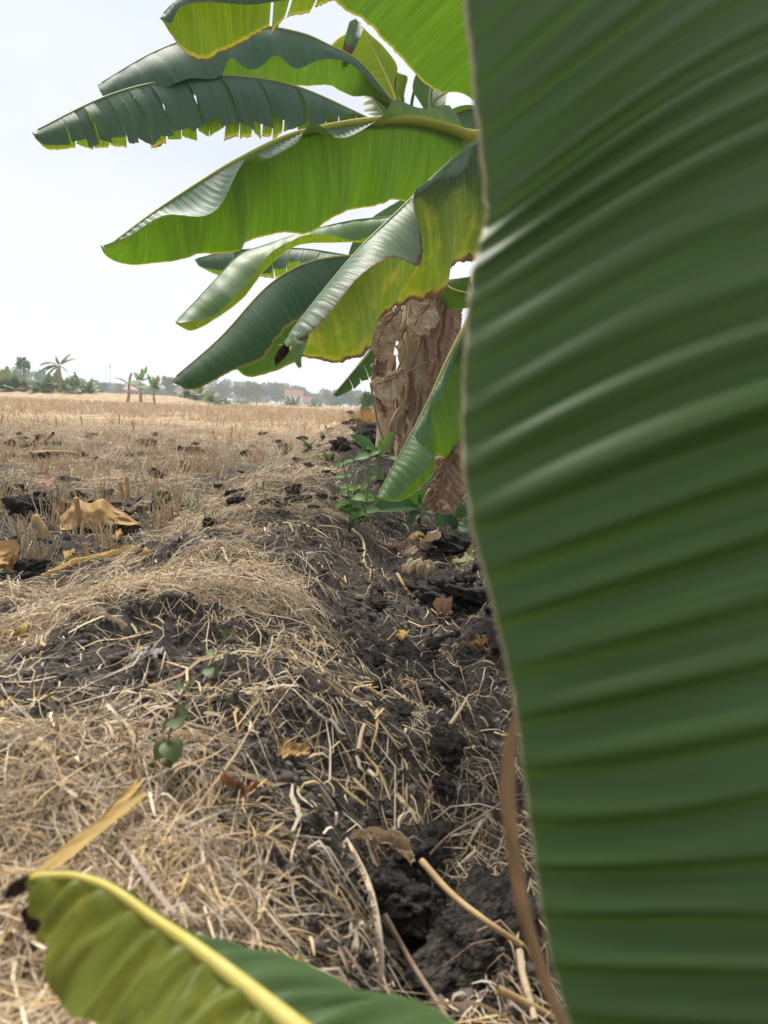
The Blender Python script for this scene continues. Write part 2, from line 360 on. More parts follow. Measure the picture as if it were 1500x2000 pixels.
def soil_mat():
    M, n, l, b = new_mat('soil')
    tcn = n.new('ShaderNodeTexCoord'); ob = tcn.outputs['Object']
    a = n.new('ShaderNodeAttribute'); a.attribute_name = 'mask'
    f1 = noise(n, l, ob, 3.0, 5, 0.6); f2 = noise(n, l, ob, 60.0, 5, 0.7); f3 = noise(n, l, ob, 240.0, 3, 0.7)
    c = mixc(n, l, mrange(n, l, f1, 0.3, 0.7), (0.050, 0.043, 0.037), (0.095, 0.083, 0.072))
    c = mixc(n, l, mrange(n, l, f2, 0.45, 0.72), c, (0.155, 0.136, 0.117))  # raised grain painted paler, standing in for lit crumb tops
    st = noise(n, l, mapped(n, l, ob, (55, 22, 30)), 1.0, 4, 0.7)
    s = n.new('ShaderNodeMath'); s.operation = 'MULTIPLY'; l.new(mrange(n, l, st, 0.46, 0.60), s.inputs[0]); l.new(mrange(n, l, a.outputs['Fac'], 0.25, 0.9, 0, 0.85), s.inputs[1])
    c = mixc(n, l, s.outputs[0], c, (0.46, 0.34, 0.20))
    sep = n.new('ShaderNodeSeparateXYZ'); l.new(ob, sep.inputs[0])
    ff = n.new('ShaderNodeMath'); ff.operation = 'MULTIPLY'; l.new(mrange(n, l, sep.outputs['Y'], 7, 18, 0, 1), ff.inputs[0])
    l.new(mrange(n, l, noise(n, l, mapped(n, l, ob, (1, 2, 1)), 1.8, 5, 0.65), 0.36, 0.56, 0.25, 0.95), ff.inputs[1])
    c = mixc(n, l, ff.outputs[0], c, (0.52, 0.37, 0.225))
    l.new(c, b.inputs['Base Color']); b.inputs['Roughness'].default_value = 0.95; b.inputs['Specular IOR Level'].default_value = 0.12
    ad = n.new('ShaderNodeMath'); ad.operation = 'MULTIPLY_ADD'; l.new(f3, ad.inputs[0]); ad.inputs[1].default_value = 0.35; l.new(f2, ad.inputs[2])
    bp = n.new('ShaderNodeBump'); bp.inputs['Strength'].default_value = 1.0; bp.inputs['Distance'].default_value = 0.014
    l.new(ad.outputs[0], bp.inputs['Height']); l.new(bp.outputs[0], b.inputs['Normal'])
    return M
M_SOIL = soil_mat()
M_CLOD = plain_mat('soil_clod', (0.056, 0.049, 0.042), (0.150, 0.131, 0.113), 2.6, 0.95, 1.0, spec=0.1, dist=0.22)  # clods and crumbs: raised grain painted pale as lit tops, hollows dark
M_CRUMB = plain_mat('soil_crumb', (0.056, 0.049, 0.042), (0.150, 0.131, 0.113), 40, 0.95, 0.9, spec=0.1, dist=0.006)

# ------------------------------------------------------------------ ground
ys = np.concatenate([np.linspace(-6, 0.28, 40), np.geomspace(0.29, 360, 930)])
ss = np.linspace(-1, 1, 500)
YY = np.repeat(ys[:, None], len(ss), 1)
XX = (3.0 + 1.15 * np.clip(YY, 0, None)) * np.sign(ss)[None] * np.abs(ss)[None] ** 1.7
fine = np.clip(1.5 - YY / 12, 0, 1)
ZZ = ground_z(XX, YY, False) * (1 - fine) + ground_z(XX, YY, True) * fine
MK = straw_mask(XX, YY)
gnd = mesh('ground', np.stack([XX, YY, ZZ], -1).reshape(-1, 3), grid_faces(len(ys), len(ss)), M_SOIL, extra=MK.ravel())
tag(gnd, 'dark soil of the field, bund and furrow', kind='structure')

# ------------------------------------------------------------------ dry grass blades
STRAW_COLS = np.array([(0.62, 0.465, 0.28), (0.70, 0.56, 0.37), (0.52, 0.375, 0.215), (0.74, 0.63, 0.47), (0.40, 0.275, 0.16), (0.66, 0.455, 0.21), (0.54, 0.45, 0.35)])
def ribbons(root, ang, L, Wd, curl, lift, z0, cols, segs=3, follow=True):
    n = len(root); S = np.linspace(0, 1, segs + 1)
    d = np.stack([np.cos(ang), np.sin(ang)], 1); sd = np.stack([-d[:, 1], d[:, 0]], 1)
    pts = np.zeros((n, segs + 1, 3))
    for k, s in enumerate(S):
        xy = root[:, :2] + d * (L * s)[:, None] + sd * (curl * L * s * s)[:, None] + (RNG.normal(0, 0.055, (n, 2)) * L[:, None] if k else 0)
        z = ground_z(xy[:, 0], xy[:, 1], False) if follow else root[:, 2]
        pts[:, k, :2] = xy; pts[:, k, 2] = z + z0 + lift * 4 * s * (1 - 0.72 * s)
    tan = np.gradient(pts, axis=1); tan /= np.maximum(np.linalg.norm(tan, axis=2, keepdims=True), 1e-9)
    tw = RNG.uniform(-0.9, 0.9, n)
    up = np.stack([sd[:, 0] * np.sin(tw), sd[:, 1] * np.sin(tw), np.cos(tw)], 1)
    side = np.cross(tan, up[:, None]); side /= np.maximum(np.linalg.norm(side, axis=2, keepdims=True), 1e-9)
    prof = np.array([0.8, 1.0, 0.85, 0.35])[None, :, None] if segs == 3 else (1 - 0.7 * np.abs(S - 0.4))[None, :, None]
    h = side * (Wd * 0.5)[:, None, None] * prof
    v = np.stack([pts - h, pts + h], 2).reshape(-1, 3)
    b = np.arange(n)[:, None] * (2 * (segs + 1)) + np.arange(segs)[None] * 2
    f = np.stack([b, b + 1, b + 3, b + 2], -1).reshape(-1, 4)
    c = np.repeat(cols, 2 * (segs + 1), 0)
    return v, f, c

N = 300000
yb = 0.30 * np.exp(RNG.random(N) * math.log(15 / 0.30)); xb = RNG.uniform(-1, 1, N) * (0.62 * yb + 0.45)
mk = straw_mask(xb, yb); keep = RNG.random(N) < mk ** 1.15
xb, yb, mk = xb[keep], yb[keep], mk[keep]; n = len(xb)
flow = -0.5 + 2.2 * vn(xb * 1.6, yb * 1.3, 51)
ang = flow + RNG.normal(0, 0.95, n) + np.pi * (RNG.random(n) < 0.4)
sc_ = 1 + 0.10 * yb
L = np.clip(RNG.lognormal(-3.0, 0.50, n), 0.014, 0.16) * sc_
Wd = np.clip(RNG.lognormal(-6.62, 0.40, n), 0.0007, 0.0034) * (1 + 0.10 * yb)
cols = STRAW_COLS[RNG.integers(0, 7, n)] * RNG.uniform(0.45, 1.12, (n, 1))
grey = 1 - 0.35 * RNG.random(n) ** 2; cols = cols * grey[:, None] * (1.04 + 0.30 * fbm(xb * 2.2, yb * 2.2, 91, 3))[:, None]
v, f, c = ribbons(np.stack([xb, yb, 0 * xb], 1), ang, L, Wd, RNG.normal(0, 0.75, n), RNG.gamma(1.0, 0.0048, n) * sc_, RNG.uniform(0.0, 0.009, n) * mk, cols)
tag(mesh('dry_grass', v, f, M_BLADE, col=c), 'matted dry straw and dead grass covering the bund and field', 'dry grass', kind='stuff')

# fine rootlets and broken straw strewn over the bare soil slope and furrow
N = 3800
yb = 0.45 * np.exp(RNG.random(N) * math.log(6 / 0.45)); xb = RNG.uniform(-0.35, 0.65, N) * (0.3 * yb + 0.55)
keep = RNG.random(N) < 0.15 + 0.85 * sstep(0.0, 0.5, fbm(xb * 5, yb * 4, 71, 2)); xb, yb = xb[keep], yb[keep]; n = len(xb)
cols = STRAW_COLS[RNG.integers(0, 7, n)] * RNG.uniform(0.6, 1.1, (n, 1))
v, f, c = ribbons(np.stack([xb, yb, 0 * xb], 1), RNG.uniform(0, 6.28, n), np.clip(RNG.lognormal(-3.1, 0.6, n), 0.012, 0.20), RNG.uniform(0.0008, 0.0022, n) * (1 + 0.2 * yb), RNG.normal(0, 0.6, n), RNG.gamma(1.3, 0.007, n), RNG.uniform(0.001, 0.008, n), cols)
tag(mesh('straw_litter', v, f, M_BLADE, col=c), 'thin rootlets and broken straw strewn over the dark soil slope', 'straw litter', kind='stuff')

# flat broken blades and chaff lying on the mat
N = 9000
yb = 0.45 * np.exp(RNG.random(N) * math.log(7 / 0.45)); xb = RNG.uniform(-1, 0.3, N) * (0.55 * yb + 0.4)
keep = RNG.random(N) < 0.2 + 0.8 * straw_mask(xb, yb); xb, yb = xb[keep], yb[keep]; n = len(xb)
cols = STRAW_COLS[RNG.integers(0, 7, n)] * RNG.uniform(0.7, 1.15, (n, 1))
v, f, c = ribbons(np.stack([xb, yb, 0 * xb], 1), RNG.uniform(0, 6.28, n), np.clip(RNG.lognormal(-3.3, 0.6, n), 0.010, 0.14), np.clip(RNG.lognormal(-5.8, 0.35, n), 0.0018, 0.0065) * (1 + 0.08 * yb), RNG.normal(0, 0.35, n), RNG.gamma(1.2, 0.004, n), RNG.uniform(0.004, 0.014, n), cols)
tag(mesh('straw_chaff', v, f, M_BLADE, col=c), 'flat broken straw pieces and chaff on the straw mat', 'straw litter', kind='stuff')

# ------------------------------------------------------------------ soil crumbs and clods
def lump_mesh(name, sub, seed, rough=0.30):
    import bmesh
    bm = bmesh.new(); bmesh.ops.create_icosphere(bm, subdivisions=sub, radius=1)
    co = np.array([v.co[:] for v in bm.verts]); fc = np.array([[q.index for q in g.verts] for g in bm.faces]); bm.free()
    r = 1 + rough * fbm(co[:, 0] * 1.4 + co[:, 2] * 1.1, co[:, 1] * 1.4 - co[:, 2] * 0.9, seed, 3) + 0.16 * vn(co[:, 0] * 5 + co[:, 2] * 3, co[:, 1] * 5 + 2 * co[:, 2], seed + 9) + 0.12 * vn(co[:, 0] * 11 + co[:, 2] * 6, co[:, 1] * 11 - 5 * co[:, 2], seed + 19) + 0.07 * vn(co[:, 0] * 23 + co[:, 2] * 13, co[:, 1] * 23 - 11 * co[:, 2], seed + 29)
    return co * r[:, None] * np.array([1, 0.85, 0.68]), fc

base_l = []
for s in range(14):
    cv, cf = lump_mesh('c', 1, s); cv = cv * RNG.uniform(0.55, 1.35, (len(cv), 1)) * RNG.uniform(0.7, 1.3, (1, 3)); base_l.append((cv, cf))
N = 52000
yb = 0.40 * np.exp(RNG.random(N) * math.log(7 / 0.40)); xb = RNG.uniform(-0.9, 0.55, N) * (0.50 * yb + 0.45)
keep = RNG.random(N) < np.clip(1.0 - 1.5 * straw_mask(xb, yb), 0, 1); xb, yb = xb[keep], yb[keep]
rs = np.clip(RNG.lognormal(-5.95, 0.60, len(xb)), 0.0012, 0.013) * (1 + 0.14 * yb); zb = ground_z(xb, yb)
av, af, off = [], [], 0
for i in range(len(xb)):
    cv, cf = base_l[i % 14]; a = RNG.random() * 6.28; ca, sa = math.cos(a), math.sin(a)
    q = cv * rs[i]; q = np.stack([q[:, 0] * ca - q[:, 1] * sa + xb[i], q[:, 0] * sa + q[:, 1] * ca + yb[i], q[:, 2] + zb[i] + 0.05 * rs[i]], 1)
    av.append(q); af.append(cf + off); off += len(q)
tag(mesh('soil_crumbs', np.concatenate(av), np.concatenate(af), M_CRUMB, smooth=False), 'loose dark soil crumbs scattered over slope and furrow', 'soil crumbs', kind='stuff')

clod_me = []
for s in range(12):
    cv, cf = lump_mesh('soil_clod', 5 if s < 6 else 4, 30 + s, 0.38)
    o = mesh('soil_clod', cv, cf, M_CLOD); clod_me.append(o.data); bpy.data.objects.remove(o)
def clod(px, py, r, label, group=None, k=0):
    q = G(px, py); o = bpy.data.objects.new('soil_clod', clod_me[k % 6 + (6 if group else 0)]); COL.objects.link(o)
    o.location = (q[0], q[1], q[2] + r * (-0.1 if group and 'far' in group else 0.2)); o.scale = (r * random.uniform(0.9, 1.5), r, r * random.uniform(0.55, 0.95)); o.rotation_euler = (random.uniform(-.3, .3), random.uniform(-.3, .3), random.uniform(0, 6.28))
    return tag(o, label, 'soil clod', group)
clod(66, 1005, 0.115, 'large dark crumbly soil clod behind the folded tan leaf in the field', k=0)
clod(900, 1078, 0.13, 'dark soil mound beside the fallen leaves under the bananas', k=1)
clod(868, 1182, 0.13, 'broad soil lump in the furrow beneath the curled brown leaf', k=2)
clod(765, 1790, 0.055, 'lumpy soil block under the dried banana frond in the foreground', k=3)
clod(925, 1850, 0.06, 'grey brown soil lump by the lower end of the long dry stalk', k=4)
for k in range(70):
    px, py = random.uniform(0, 690), random.uniform(850, 1000)
    if k > 57: px, py = random.uniform(0, 420), random.uniform(930, 1150)
    clod(px, py, random.uniform(0.02, 0.05) * (1.8 if py < 900 else 1), 'dark crumbly soil clod lying among the straw of the field', 'soil clods in the field', k)
for k in range(30):
    clod(random.uniform(0, 680), random.uniform(828, 900), 0.03 + 0.06 * random.random() ** 2, 'small dark soil clod half hidden in the far stubble', 'soil clods in the far stubble', k)
for k in range(34):
    py = random.uniform(1080, 1800)
    clod(random.uniform(700, 985), py, random.uniform(0.015, 0.04), 'dark crumbly soil clod lying on the bare slope and furrow', 'soil clods in the furrow', k)
for k in range(40):
    t = random.random(); clod(745 - 55 * t + random.uniform(-18, 18), 878 - 60 * t + random.uniform(-4, 4), random.uniform(0.04, 0.08), 'grey soil clod on the ridge beside the banana stems', 'soil clods on the ridge', k)

# ------------------------------------------------------------------ stubble
def tuft_geo(seed, ns, hmax, w):
    r = np.random.default_rng(seed); av, af, ac, off = [], [], [], 0
    for i in range(ns):
        a = r.uniform(0, 6.28); rr = r.uniform(0, 0.035); h = r.uniform(0.45, 1) * hmax; le = r.uniform(0.05, 0.5); ww = r.uniform(0.6, 1.2) * w
        b = np.array([rr * math.cos(a), rr * math.sin(a), -0.015]); tp = b + np.array([math.cos(a) * le * h, math.sin(a) * le * h, h]); mid = (b + tp) / 2 + r.normal(0, 0.006, 3)
        v, f = tube([b, mid, tp], [ww / 2, ww / 2, ww / 2.4], 4)
        av.append(v); af.append(f + off); off += len(v); ac.append(np.repeat(STRAW_COLS[r.integers(0, 7)][None] * r.uniform(0.75, 1.1), len(v), 0))
    return np.concatenate(av), np.concatenate(af), np.concatenate(ac)
tuft_me = []
for s in range(8):
    v, f, c = tuft_geo(100 + s, 13, 0.17, 0.0048); o = mesh('rice_stubble', v, f, M_BLADE, col=c); tuft_me.append(o.data); bpy.data.objects.remove(o)
cnt = 0
while cnt < 280:
    y = 2.3 * math.exp(random.random() * math.log(10.5 / 2.3)); x = random.uniform(-0.62 * y - 0.2, -0.95 - 0.02 * y)
    x = round(x / 0.24) * 0.24 + random.gauss(0, 0.05); y = round(y / 0.24) * 0.24 + random.gauss(0, 0.05)
    if x > -0.85: continue
    if y < 5.0 and random.random() > 0.35: continue
    o = bpy.data.objects.new('rice_stubble', tuft_me[cnt % 8]); COL.objects.link(o); s = random.uniform(0.55, 1.05)
    o.location = (x, y, float(ground_z(x, y, False))); o.scale = (s, s, s * random.uniform(0.7, 1.1)); o.rotation_euler = (random.gauss(0, .12), random.gauss(0, .12), random.uniform(0, 6.28))
    tag(o, 'tuft of cut dry rice stubble standing in the field', 'stubble', 'rice stubble tufts in the field'); cnt += 1
# farther stubble, too many to count
N = 70000
yb = 5.0 * np.exp(RNG.random(N) * math.log(85 / 5.0)); xb = RNG.uniform(-0.80, 0.05, N) * yb - 0.6
keep = (xb < bund_x(yb) - 0.35 - 0.01 * yb) & (fbm(xb * 1.3, yb * 0.9, 61, 3) > 0.30 - 0.85 * sstep(6, 40, yb)) & (RNG.random(N) < 0.25 + 0.75 * sstep(8, 26, yb)) & ((yb < 52) | (xb > -16))
xb, yb = xb[keep], yb[keep]; n = len(xb)
cx = np.round(xb / 0.26) * 0.26 + RNG.normal(0, 0.035, n); xb = np.where(yb < 30, cx, xb); cy = np.round(yb / 0.30) * 0.30 + RNG.normal(0, 0.04, n); yb = np.where(yb < 30, cy, yb)
zb = ground_z(xb, yb, False); hh = RNG.uniform(0.05, 0.18, n) * (1 + 0.006 * yb); ww = RNG.uniform(0.003, 0.006, n) * (1 + 0.11 * yb); a = RNG.uniform(-0.5, 0.5, n); le = RNG.normal(0, 0.55, n) * hh; le2 = RNG.normal(0, 0.5, n) * hh
ca, sa = np.cos(a) * ww / 2, np.sin(a) * ww / 2
v = np.stack([np.stack([xb - ca, yb - sa, zb - 0.02], 1), np.stack([xb + ca, yb + sa, zb - 0.02], 1), np.stack([xb + 0.6 * ca + le, yb + sa + le2, zb + hh], 1), np.stack([xb - 0.6 * ca + le, yb - sa + le2, zb + hh], 1)], 1).reshape(-1, 3)
f = np.arange(4 * n).reshape(-1, 4)
cols = (STRAW_COLS * 0.55 + np.array([0.62, 0.46, 0.30]) * 0.45)[RNG.integers(0, 7, n)] * RNG.uniform(0.62, 1.15, (n, 1))
tag(mesh('stubble_field', v, f, M_BLADE, col=np.repeat(cols, 4, 0), smooth=False), 'pale cut rice stubble stretching across the field to the trees', 'stubble', kind='stuff')

# ------------------------------------------------------------------ leaves by lofting
def fill_d(edge, mid, dd):
    """give edge pixels a depth from the midrib at the same share of the way, plus a bow"""
    e = np.array([q[:2] for q in edge], float)
    dl = np.concatenate([[0], np.cumsum(np.linalg.norm(np.diff(e, axis=0), axis=1))]); dl /= dl[-1]
    mm = np.array(mid, float); ml = np.concatenate([[0], np.cumsum(np.linalg.norm(np.diff(mm[:, :2], axis=0), axis=1))]); ml /= ml[-1]
    o = []
    for q, s in zip(edge, dl):
        d = q[2] if len(q) > 2 else np.interp(s, ml, mm[:, 2]) + dd * math.sqrt(max(0, math.sin(math.pi * min(1, s * 0.97 + 0.02))))
        o.append(P(q[0], q[1], d))
    return o

def half(mid3, edge3, ts, us, bulge=0.0,  rip=(0, 0, 0), pleat=(0, 0), shrink=None, seed=0, jag=0.0, crumple=0.0):
    """grid of points between midrib and edge, ts per row, us per column"""
    ts = np.asarray(ts); us = np.asarray(us)
    T, U = np.meshgrid(ts, us, indexing='ij')
    if shrink is not None:
        tc_, amt, u0 = shrink[:3]; T2 = tc_ + (T - tc_) * (1 - amt * np.clip((U - u0) / (1 - u0), 0, 1))
    else: T2 = T
    sh = T.shape; Mp = cr(mid3, T2.ravel()); Ep = cr(edge3, T2.ravel())
    eps = 0.004; tan = unit(cr(mid3, np.clip(T2.ravel() + eps, 0, 1)) - cr(mid3, np.clip(T2.ravel() - eps, 0, 1)))
    ac = Ep - Mp; ln = np.linalg.norm(ac, axis=1); Nn = unit(np.cross(tan, unit(ac)))
    if np.mean(np.sum(Nn * (CAM[None] - Mp), 1)) < 0: Nn = -Nn
    u = U.ravel(); t = T2.ravel()
    uu = u * (1 + jag * (0.6 * vn(t * 60, 0 * t, seed) + 0.4 * vn(t * 190, 0 * t, seed + 3)) * u)
    if shrink is not None and len(shrink) > 3: uu = uu * (1 + (shrink[3] * (T.ravel() - tc_) / max(shrink[4], 1e-3) + 0.018 * vn(t * 300, 0 * t, seed + 31)) * u ** 2)
    disp = bulge * np.sin(np.pi * u) * ln + rip[0] * (u ** 1.6) * np.sin(2 * np.pi * (rip[1] * t + 0.35 * vn(t * 5, 0 * t, seed + 5)) + rip[2])
    if pleat[0]:
        ph = t * pleat[1] + (0.12 if pleat[0] > 0.007 else 0.25) * vn(t * 14, u * 1.5, seed + 7); fr = ph - np.floor(ph)
        sk = np.where(fr < 0.70, fr / 0.70 * 0.5, 0.5 + (fr - 0.70) / 0.30 * 0.5); saw = 0.5 - 0.5 * np.cos(2 * np.pi * sk)
        disp = disp + pleat[0] * (saw - 0.5) * np.clip(u * 6, 0, 1) * (1 - 0.75 * np.clip(u, 0, 1) ** 8) * (0.55 + 0.6 * (vn(np.floor(ph) * 1.7, u * 0.8, seed + 11) * 0.5 + 0.5))
    if crumple:
        disp = disp + crumple * fbm(t * 9, u * 4, seed + 13, 3)
    pos = Mp + ac * uu[:, None] + Nn * disp[:, None]
    return pos.reshape(sh + (3,)), T2

def leaf(parent, base, mid, A=None, B=None, mat=None, matB=None, nt=110, nu=11, ddA=0.0, ddB=0.0, bulA=0.05, bulB=0.05, ripA=(0, 0, 0), ripB=(0, 0, 0),
         splitA=None, splitB=None, petiole=None, rib=(0.012, 0.003), ribmat=None, name='leaf', seed=1, pleat=(0.004, 0), jag=0.01, crumple=0.0, label=None):
    mid3 = [P(*q) for q in mid]; length = float(np.sum(np.linalg.norm(np.diff(cr(mid3, np.linspace(0, 1, 60)), axis=0), axis=1)))
    pl = (pleat[0], pleat[1] or length / 0.022)
    av, af, au, off, nA = [], [], [], 0, 0
    for E, dd, bul, rip, sp, sd in ((A, ddA, bulA, ripA, splitA, seed), (B, ddB, bulB, ripB, splitB, seed + 50)):
        if E is None: continue
        e3 = fill_d(E, mid, dd)
        if sp is None:
            runs = [(0.0, 1.0, None, 1.0, 0.0)]
        else:
            ks = [0.0] + sorted(sp) + [1.0]; rr = random.Random(sd)
            runs = [(a, b, ((a + b) / 2, rr.uniform(0.01, 0.16), rr.uniform(0.05, 0.85), rr.uniform(-0.10, 0.10), (b - a) / 2), 1.04 - 0.16 * rr.random() ** 2, rr.uniform(-1, 1)) for a, b in zip(ks[:-1], ks[1:])]
        for a, b, shr, ul, ofs in runs:
            k = max(6, int(nt * (b - a)) + 2)
            g, T2 = half(mid3, e3, np.linspace(a, b, k), np.linspace(0, ul, nu), bul + ofs * 0.05, rip, pl, shr, sd, jag, crumple)
            av.append(g.reshape(-1, 3)); af.append(grid_faces(k, nu, off)); off += k * nu
            Uu = np.repeat(np.linspace(0, ul, nu)[None], k, 0)
            au.append(np.stack([Uu.ravel(), T2.ravel() * length], 1))
            if E is A: nA += len(af[-1])
    o = mesh(name, np.concatenate(av), np.concatenate(af), mat, parent, base, uv=np.concatenate(au))
    if matB is not None:
        o.data.materials.append(matB); mi = np.zeros(len(o.data.polygons), np.int32); mi[nA:] = 1; o.data.polygons.foreach_set('material_index', mi)
    if label: o['label'] = label
    if rib is not None:
        path = cr(mid3, np.linspace(0, 0.985, 50)); rad = rib[1] + (rib[0] - rib[1]) * (1 - np.linspace(0, 1, 50)) ** 1.5
        if petiole is not None:
            pp = [np.asarray(q, float) for q in petiole] + [mid3[0], mid3[1]]
            pre = cr(pp, np.linspace(0, 0.995, 30)); kk = int(np.argmin(np.linalg.norm(pre - mid3[0], axis=1)))
            pre = pre[:max(kk, 2)]; path = np.concatenate([pre, path]); rad = np.concatenate([np.linspace(rib[0] * 1.5, rib[0], len(pre)), rad])
        vv, ff = tube(path, rad, 8)
        mesh('midrib', vv, ff, ribmat or M_RIB, o, base)
    return o

def ribbon_leaf(name, pts, widths, mat, parent=None, base=(0, 0, 0), up=None, nu=7, cup=0.3, crumple=0.004, seed=0, n=40, twist=(0, 0), vlen=None, jag=0.0):
    """free strip along 3D points: dead leaf, sheath, straw blade"""
    s = np.linspace(0, 1, n); p = cr(pts, s); wd = np.interp(s, np.linspace(0, 1, len(widths)), widths)
    T = unit(np.gradient(p, axis=0)); up = np.array(up if up is not None else (0, 0, 1.0), float)
    S = unit(np.cross(T, np.broadcast_to(up, T.shape))); Nn = np.cross(S, T)
    a = np.interp(s, [0, 1], twist)[:, None]; S, Nn = np.cos(a) * S + np.sin(a) * Nn, np.cos(a) * Nn - np.sin(a) * S
    q = np.linspace(-1, 1, nu)
    Q, SS = np.meshgrid(q, s)
    w = wd[:, None] * (1 + jag * vn(SS * 30, Q * 2, seed + 2))
    pos = p[:, None] + S[:, None] * (Q * w / 2)[..., None] + Nn[:, None] * (cup * (Q ** 2 - 0.4) * w / 2 + crumple * fbm(SS * 8, Q * 1.6 + 5, seed, 3))[..., None]
    length = float(np.sum(np.linalg.norm(np.diff(p, axis=0), axis=1)))
    uv = np.stack([SS.ravel() * length * 4, Q.ravel() * 0.5], 1)
    return mesh(name, pos.reshape(-1, 3), grid_faces(n, nu), mat, parent, base, uv=uv)

def stem_geo(path, r0, r1, seed, n=60, ns=28):
    p = cr(path, np.linspace(0, 1, n)); s = np.linspace(0, 1, n); rad = r0 + (r1 - r0) * s; rad = rad * (1 + 0.25 * np.exp(-s * 16))
    v, f = tube(p, rad, ns); v = v.reshape(n, ns, 3)
    an = np.arange(ns)[None] * 1.0; dsp = 1 + 0.05 * vn(an * 0.7 + 0 * s[:, None], s[:, None] * 3 + 0 * an, seed) + 0.035 * np.sign(np.sin(an * 1.9 + 2 * s[:, None]))
    v = p[:, None] + (v - p[:, None]) * dsp[..., None]
    return v.reshape(-1, 3), f

def stem_ring(path, t, ang, r):
    """point on the outside of a stem"""
    c = cr(path, np.array([t]))[0]
    return c + r * np.array([math.cos(ang), math.sin(ang), 0])

# ------------------------------------------------------------------ banana plants
def ground_at(px, d):
    q = P(px, 880, d); return np.array([q[0], q[1], float(ground_macro(q[0], q[1])) - 0.04])

# the main stem of the clump
bA = ground_at(812, 5.0); crA = P(868, 300, 4.7)
pA = [bA, P(815, 760, 4.98), P(826, 560, 4.9), crA]
plantA = empty('banana_plant', bA, 'tall banana plant with thick shaggy brown stem in the middle of the clump', 'banana plant', 'banana plants of the clump')
v, f = stem_geo(pA, 0.120, 0.070, 3); mesh('pseudostem', v, f, M_STEM, plantA, bA)
for k, (t0, t1, an, w, fl) in enumerate([(0.0, 0.50, -1.2, 0.13, 0.02), (0.02, 0.62, -2.1, 0.14, 0.03), (0.05, 0.44, -1.75, 0.10, 0.05), (0.0, 0.36, -2.7, 0.12, 0.04), (0.1, 0.66, -0.7, 0.13, 0.06), (0.2, 0.7, -1.55, 0.11, 0.03), (0.0, 0.28, -0.3, 0.12, 0.03)]):
    pts = [stem_ring(pA, t0 + (t1 - t0) * s, an + 0.15 * s, 0.134 - 0.042 * (t0 + (t1 - t0) * s) + fl * s ** 6) for s in np.linspace(0, 1, 9)]
    ribbon_leaf('sheath', pts, [w * 1.1, w, w * 0.9, w * 0.75, w * 0.45], [M_DEAD_P, M_DEAD_P, M_STEM][k % 3], plantA, bA, up=(math.cos(an), math.sin(an), 0), cup=-0.35, crumple=0.012, seed=k, n=44)
rs_ = random.Random(12)
for k in range(24):
    t1 = rs_.uniform(0.15, 0.68); L_ = rs_.uniform(0.10, 0.34); an = rs_.uniform(-2.9, -0.2); w = rs_.uniform(0.012, 0.05); r_o = 0.150 - 0.045 * t1
    pts = [stem_ring(pA, t1 - L_ * s_, an + 0.25 * math.sin(3 * s_ + k), r_o + 0.005 + (0.04 + 0.05 * (k % 3 == 0)) * math.sin(2.6 * s_)) + np.array([0.02 * math.sin(5 * s_ + k), 0, 0]) for s_ in np.linspace(0, 1, 7)]
    ribbon_leaf('dry_strip', pts, [w, w * 0.9, w * 0.7, w * 0.2], [M_DEAD_P, M_DEAD, M_STEM, M_DEAD_R][k % 4], plantA, bA, up=(math.cos(an), math.sin(an), 0), cup=rs_.uniform(-0.8, 0.8), crumple=0.012, seed=k + 70, n=26, nu=5, twist=(0, rs_.uniform(-1.2, 1.2)))
# left stem of the clump
bB = ground_at(756, 5.3); crB = P(752, 500, 5.3)
pB = [bB, P(756, 780, 5.3), P(750, 660, 5.3), crB]
plantB = empty('banana_plant', bB, 'slimmer banana plant with dry brown stem, leftmost stem of the clump', 'banana plant', 'banana plants of the clump')
v, f = stem_geo(pB, 0.075, 0.055, 8); mesh('pseudostem', v, f, M_STEM, plantB, bB)
for k, (t0, t1, an, w, fl) in enumerate([(0.0, 0.55, -1.6, 0.10, 0.05), (0.2, 0.75, -2.3, 0.09, 0.09), (0.3, 0.8, -1.1, 0.08, 0.05)]):
    pts = [stem_ring(pB, t0 + (t1 - t0) * s, an, 0.088 - 0.02 * t0 + fl * s ** 5) for s in np.linspace(0, 1, 9)]
    ribbon_leaf('sheath', pts, [w, w, w * 0.8, w * 0.4], [M_DEAD_P, M_DEAD][k % 2], plantB, bB, up=(math.cos(an), math.sin(an), 0), cup=-0.35, crumple=0.014, seed=k + 20, n=40)

# nearer plant standing behind the close leaf
bC = ground_at(1110, 2.75); crC = P(985, 255, 2.75)
pC = [bC, P(1085, 760, 2.75), P(1040, 500, 2.75), crC]
plantC = empty('banana_plant', bC, 'banana plant with big arching green leaves, mostly hidden behind the close leaf', 'banana plant', 'banana plants of the clump')
v, f = stem_geo(pC, 0.10, 0.06, 14); mesh('pseudostem', v, f, M_STEM_G, plantC, bC)

